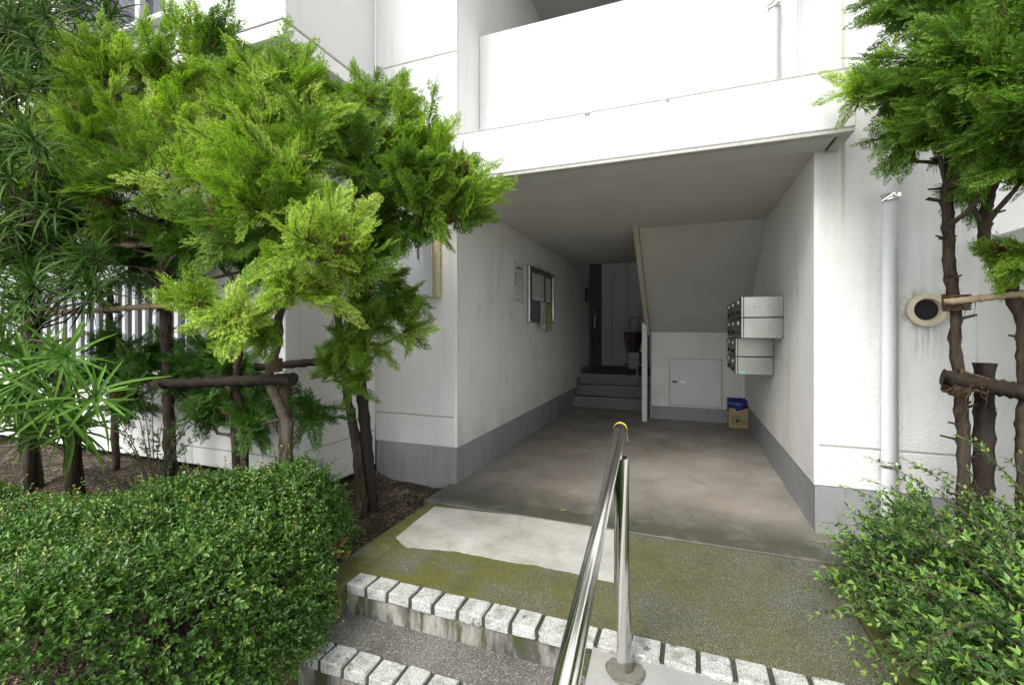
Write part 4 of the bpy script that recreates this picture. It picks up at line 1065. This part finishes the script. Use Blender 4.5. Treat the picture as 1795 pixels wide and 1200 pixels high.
def hedge():
    g = np.random.default_rng(77)
    root = empty('boxwood_hedge', (-2.6, 1.2, 0), 'low clipped boxwood hedge with small glossy leaves left of the steps', 'hedge')
    L = Leaves(); tw = MB()
    N = 420000
    q = np.stack([g.uniform(-4.6, -1.5, N), g.uniform(-.1, 2.35, N), g.uniform(-.12, .62, N)], 1)
    d = poly_dist(q[:, :2], foot); h = hedge_h(q[:, 0], q[:, 1], d)
    ok = (d > 0) & (q[:, 0] > -2.63 * q[:, 1] - .6) & (q[:, 2] < h) & ((q[:, 2] > h - .14) | (d < .12)) & (q[:, 2] > -.12)
    q = q[ok]; d = d[ok]; h = h[ok]
    # thin out with distance from the viewed corner
    keep = g.random(len(q)) < np.clip(.62, 0, 1)
    q = q[keep]; d = d[keep]; h = h[keep]
    if len(q) > 19000: q = q[:19000]; d = d[:19000]; h = h[:19000]
    e = .02
    gx = (poly_dist(q[:, :2] + [e, 0], foot) - d) / e; gy = (poly_dist(q[:, :2] + [0, e], foot) - d) / e
    wgt = np.clip(1 - d / .26, 0, 1)[:, None]
    out = np.stack([-gx, -gy, np.zeros(len(q))], 1)
    D = nrm(out * wgt * 1.1 + np.array([0, -.1, .9]) * (1 - .6 * wgt) + g.normal(0, .55, (len(q), 3)))
    ln = g.uniform(.03, .09, len(q)) + (g.random(len(q)) < .06) * g.uniform(.02, .07, len(q))
    t = np.clip(g.normal(.45, .28, len(q)), 0, 1)[:, None]
    c0 = np.array((.026, .068, .014)) + t * np.array((.030, .075, .010)); c1 = np.array((.068, .165, .030)) + t * np.array((.115, .19, .02))
    sprigs(L, q, D, ln, 4, g.uniform(.017, .030, len(q)), c0, c1, g, (tw, range(0, len(q), 9)))
    # longer young shoots that escaped the shears
    top = np.where((q[:, 2] > h - .04))[0]; pick = g.choice(top, 420, replace=False)
    P = q[pick]; DD = nrm(D[pick] * .5 + np.array([.15, -.2, .75]) + g.normal(0, .35, (len(pick), 3)))
    ones = np.ones((len(pick), 1))
    sprigs(L, P, DD, g.uniform(.06, .19, len(pick)), 7, np.full(len(pick), .019), ones * np.array((.06, .13, .02)), ones * np.array((.12, .22, .035)), g, (tw, range(len(pick))), tipc=ones * np.array((.28, .36, .06)), tipfrac=.75)
    # dry brown sprigs at the end by the kerb
    P = np.stack([g.uniform(-1.86, -1.78, 26), g.uniform(1.93, 2.08, 26), g.uniform(-.02, .12, 26)], 1)
    sprigs(L, P, nrm(g.normal(0, .5, (26, 3)) + [.6, -.3, .2]), g.uniform(.04, .08, 26), 4, np.full(26, .02), np.ones((26, 1)) * np.array((.25, .13, .05)), np.ones((26, 1)) * np.array((.48, .30, .13)), g)
    tag(tw.build('twigs', M['twigdark'], root, recalc=False), kind='stuff')
    tag(L.build('foliage', M['boxleaf'], root), kind='stuff')
    st = 0
    for k in range(26):
        x = g.uniform(-3.6, -1.85); y = g.uniform(.3, 1.9)
        if poly_dist(np.array([[x, y]]), foot)[0] < .15: continue
        MB().tube([(x, y, -.08), (x + g.normal(0, .05), y + g.normal(0, .05), .15), (x + g.normal(0, .1), y + g.normal(0, .1), .34)], [.012, .009, .004], 6).build('stem', M['twigdark'], root)
hedge()

# ------------------------------------------------------------------ variegated shrub on the right
def vleaf():
    w = .46
    V = [(0, 0, 0), (.42, w * .5, .07), (1, 0, -.10), (.42, -w * .5, .07), (.12, 0, 0), (.45, w * .33, .035), (.86, 0, -.06), (.45, -w * .33, .035)]
    A = [1, 1, 1, 1, .0, .0, .1, .0]; T = []
    for k in range(4):
        a, b = k, (k + 1) % 4; T += [(a, b, 4 + b), (a, 4 + b, 4 + a)]
    T += [(4, 5, 6), (4, 6, 7)]
    return np.array(V, float), np.array(T), np.array(A, float)
VLEAF = vleaf()
def shrub():
    g = np.random.default_rng(91)
    root = empty('variegated_shrub', (1.3, 2.1, 0), 'loose shrub with pale edged variegated leaves right of the apron', 'shrub')
    L = Leaves(); tw = MB()
    N = 2750
    cx_, cy_ = 1.34, 1.80
    a = g.uniform(0, 2 * math.pi, N); el = np.arcsin(g.uniform(.02, .98, N)); rr_ = g.uniform(.35, 1.0, N) ** .55
    m2 = (g.random(N) < .30)[:, None]
    U = np.stack([np.cos(a) * np.cos(el), np.sin(a) * np.cos(el), np.sin(el)], 1) * rr_[:, None]
    P = np.where(m2, np.array([1.12, 2.55, .01]) + U * np.array([.40, .42, .50]), np.array([cx_, cy_, .01]) + U * np.array([.66, .95, .50]))
    D = nrm(np.stack([np.cos(a) * np.cos(el), np.sin(a) * np.cos(el), .35 + np.sin(el)], 1) + g.normal(0, .45, (N, 3)))
    keep = (P[:, 1] < 3.05); P, D = P[keep], D[keep]; N = len(P)
    t = np.clip(g.normal(.5, .3, N), 0, 1)[:, None]
    c0 = np.array((.014, .055, .012)) + t * np.array((.012, .042, .008)); c1 = np.array((.065, .16, .03)) + t * np.array((.18, .23, .07))
    tip = np.array((.24, .42, .07)) * np.ones((N, 1))
    sprigs(L, P, D, g.uniform(.08, .19, N), 6, g.uniform(.028, .042, N), c0, c1, g, (tw, range(0, N, 2)), VLEAF, tipc=tip, tipfrac=.8, twr=.0011)
    # long arching shoots that stand clear of the mass
    ends = [(1400, 1030, 2.25), (1418, 948, 2.3), (1440, 915, 2.4), (1425, 1075, 2.1), (1520, 800, 2.55), (1515, 838, 2.5), (1480, 850, 2.5), (1580, 800, 2.6), (1600, 815, 2.65), (1700, 770, 2.6), (1760, 800, 2.5), (1470, 1120, 1.95),
            (1500, 1130, 1.85), (1530, 1090, 1.9), (1520, 1170, 1.75), (1560, 1190, 1.6), (1640, 820, 2.65), (1450, 990, 2.2), (1680, 760, 2.6), (1790, 790, 2.4), (1490, 900, 2.45), (1550, 860, 2.5)]
    for (ex, ey, eY) in ends:
        e = W(ex, ey, eY); b0 = np.array([cx_ + g.uniform(-.25, .25), cy_ + g.uniform(-.2, .35), .12 + g.uniform(0, .2)])
        n = 9; pts = []
        for k in range(n + 1):
            s = k / n; p = b0 * (1 - s) + e * s; p[2] += .10 * math.sin(s * math.pi) ; pts.append(p)
        tw.tube(pts, [.0035 * (1 - .7 * k / n) for k in range(n + 1)], 5, cap=False)
        pts = np.array(pts)
        for k in range(3, n):
            d = nrm((pts[k + 1] - pts[k])[None]); seg = np.linalg.norm(pts[k + 1] - pts[k])
            last = k == n - 1
            sprigs(L, pts[k][None], d, np.array([seg]), 3, np.array([.031]), np.array([[.025, .07, .016]]), np.array([[.16, .26, .05]]), g, None, VLEAF, tipc=np.array([[.30, .44, .08]]) if last else None, tipfrac=.4)
            if k % 2 and k < n - 1:
                sd_ = nrm(d + g.normal(0, .7, (1, 3)))
                sprigs(L, pts[k][None], sd_, np.array([g.uniform(.06, .12)]), 4, np.array([.03]), np.array([[.025, .07, .016]]), np.array([[.16, .26, .05]]), g, (tw, [0]), VLEAF, tipc=np.array([[.30, .44, .08]]), tipfrac=.7)
    tag(tw.build('twigs', M['twigdark'], root, recalc=False), kind='stuff')
    tag(L.build('foliage', M['ableaf'], root), kind='stuff')
    for k in range(12):
        a_ = k / 12 * 6.28; MB().tube([(cx_ + .1 * math.cos(a_), cy_ + .1 * math.sin(a_), -.05), (cx_ + .28 * math.cos(a_), cy_ + .3 * math.sin(a_), .25)], [.011, .006], 6).build('stem', M['twigdark'], root)
shrub()

# ------------------------------------------------------------------ long leaved podocarpus at the left edge
def long_leaf(curl):
    V, T, A = [], [], []; n = 5
    for k in range(n + 1):
        s = k / n; w = .036 * math.sin(math.pi * min(1, .12 + s * .86)) ** .6 + .003; z = curl * s * s
        V += [(s, w, z + .012), (s, 0, z - .008), (s, -w, z + .012)]; A += [s] * 3
        if k < n:
            b = 3 * k; T += [(b, b + 3, b + 4), (b, b + 4, b + 1), (b + 1, b + 4, b + 5), (b + 1, b + 5, b + 2)]
    return np.array(V, float), np.array(T), np.array(A, float)
LL = [long_leaf(c) for c in (-.12, -.36, -.62, -.95)]
def podocarpus(label, trunk, spots, seed, c0, c1, group, leaf=.16, tr=(.052, .034)):
    g = np.random.default_rng(seed); root = empty('podocarpus_tree', trunk[0], label, 'tree', group)
    tpn = np.array(trunk)
    MB().tube([Vector(p) for p in trunk], [tr[0] + (tr[1] - tr[0]) * k / (len(trunk) - 1) for k in range(len(trunk))], 12, jit=.08).build('trunk', M['bark'], root)
    L = Leaves(); tw = MB()
    for (p, bright) in spots:
        p = np.array(p); n = int(g.integers(14, 23))
        j = int(np.argmin(np.linalg.norm(tpn - p, axis=1))); out = nrm((p - tpn[j])[None])[0]
        ax = nrm((out * .6 + np.array([0, -.1, .55]) + g.normal(0, .3, 3))[None])[0]
        a = nrm(np.cross(ax, g.normal(0, 1, 3))[None])[0]; b = np.cross(ax, a)
        th = np.arange(n) * 2.4 + g.uniform(0, 6); el = np.linspace(1.35, .25, n) + g.normal(0, .12, n)
        d = ax[None] * np.cos(el)[:, None] + (a[None] * np.cos(th)[:, None] + b[None] * np.sin(th)[:, None]) * np.sin(el)[:, None]
        nn = nrm(ax[None] * np.sin(el)[:, None] - (a[None] * np.cos(th)[:, None] + b[None] * np.sin(th)[:, None]) * np.cos(el)[:, None] + np.array([0, 0, .5]) + g.normal(0, .2, (n, 3)))
        pos = p[None] - ax[None] * (np.linspace(.07, 0, n))[:, None]
        sz = leaf * g.uniform(.7, 1.15, n)
        t = g.uniform(.8, 1.2, (n, 1)); C0 = (c0 + (np.array((.05, .11, .015)) * bright)) * t; C1 = (c1 + np.array((.06, .12, .015)) * bright) * t
        w = g.integers(0, 4, n); mats = frames(d, nn, sz)
        for k in range(4):
            m = w == k; L.add(LL[k], mats[m], pos[m], C0[m], C1[m])
        tw.tube([tpn[j], (tpn[j] + p) / 2 + g.normal(0, .04, 3), p - ax * .07, p], [.010, .007, .004, .003], 5, cap=False)
    tag(tw.build('twigs', M['twigdark'], root, recalc=False), kind='stuff')
    tag(L.build('crown', M['podleaf'], root), kind='stuff')
    return root
g_ = np.random.default_rng(5)
def spots(n, x0, x1, y0, y1, Y0, Y1, br): return [(W(g_.uniform(x0, x1), g_.uniform(y0, y1), g_.uniform(Y0, Y1)), br * g_.uniform(.4, 1.4)) for _ in range(n)]
PC0, PC1 = np.array((.020, .055, .012)), np.array((.055, .110, .020))
podocarpus('dark long leaved podocarpus filling the upper left corner', [gnd(60, 830, 1.75)] + P3([(50, 700, 1.75), (55, 580, 1.8), (40, 420, 1.8), (20, 250, 1.75), (10, 80, 1.7)]),
           spots(150, -130, 95, -60, 330, 1.25, 2.0, .25) + spots(45, -100, 90, 300, 470, 1.4, 2.0, .35) + spots(26, 60, 200, -40, 70, 1.9, 2.2, .1) + spots(26, 20, 170, 420, 530, 1.6, 1.95, .2) + spots(16, -30, 60, 470, 580, 1.4, 1.8, .3), 6, PC0, PC1, 'podocarpus trees')
podocarpus('lower podocarpus with bright strap leaves hanging over the hedge', [gnd(135, 815, 1.7)] + P3([(125, 740, 1.6), (105, 660, 1.45), (85, 600, 1.3)]),
           spots(14, -20, 70, 590, 720, 1.15, 1.35, .8) + [(W(115, 625, 1.2), 1.1), (W(170, 690, 1.2), 1.2), (W(100, 710, 1.15), 1.0), (W(140, 740, 1.2), .7), (W(60, 660, 1.15), .8)] + spots(10, 20, 130, 720, 760, 1.5, 1.7, .2), 7, PC0, PC1, 'podocarpus trees', leaf=.185)

# ------------------------------------------------------------------ small things on the ground
def small_sapling():
    g = np.random.default_rng(55)
    root = empty('sapling', gnd(270, 800, 1.95), 'thin leafy sapling with bare twigs between hedge and railing', 'sapling')
    L = Leaves(); tw = MB(); b0 = gnd(270, 800, 1.95)
    for k in range(16):
        e = W(g.uniform(195, 360), g.uniform(690, 790), g.uniform(1.85, 2.0)); pts = np.array([b0 + (e - b0) * s + np.array([0, 0, .06 * math.sin(3.1 * s)]) for s in np.linspace(0, 1, 7)])
        tw.tube(pts, [.004 - .0004 * i for i in range(7)], 5, cap=False)
        for i in range(2, 6):
            d = nrm((pts[i + 1] - pts[i])[None] + g.normal(0, .02, (1, 3))); sprigs(L, pts[i][None], d, np.array([.08]), 4, np.array([.026]), np.array([[.03, .075, .018]]), np.array([[.07, .15, .03]]), g, None)
    tag(tw.build('twigs', M['barkgrey'], root, recalc=False), kind='stuff'); tag(L.build('foliage', M['boxleaf'], root), kind='stuff')
small_sapling()
def fallen(label, px_, py_, Z, rot, size, c, name='fallen_leaf'):
    p = np.array(at(px_, py_, Z=Z)); L = Leaves()
    L.add(leaf_tpl(.42, .06, .04), frames(np.array([[math.cos(rot), math.sin(rot), .02]]), np.array([[0, 0, 1.]]), np.array([size])), p[None], np.array([c]), np.array([c]) * 1.2)
    o = L.build(name, M['boxleaf']); tag(o, label, 'leaf')
fallen('yellow green fallen leaf on the passage floor behind the handrail', 981, 894, .018, .3, .05, (.30, .36, .09))
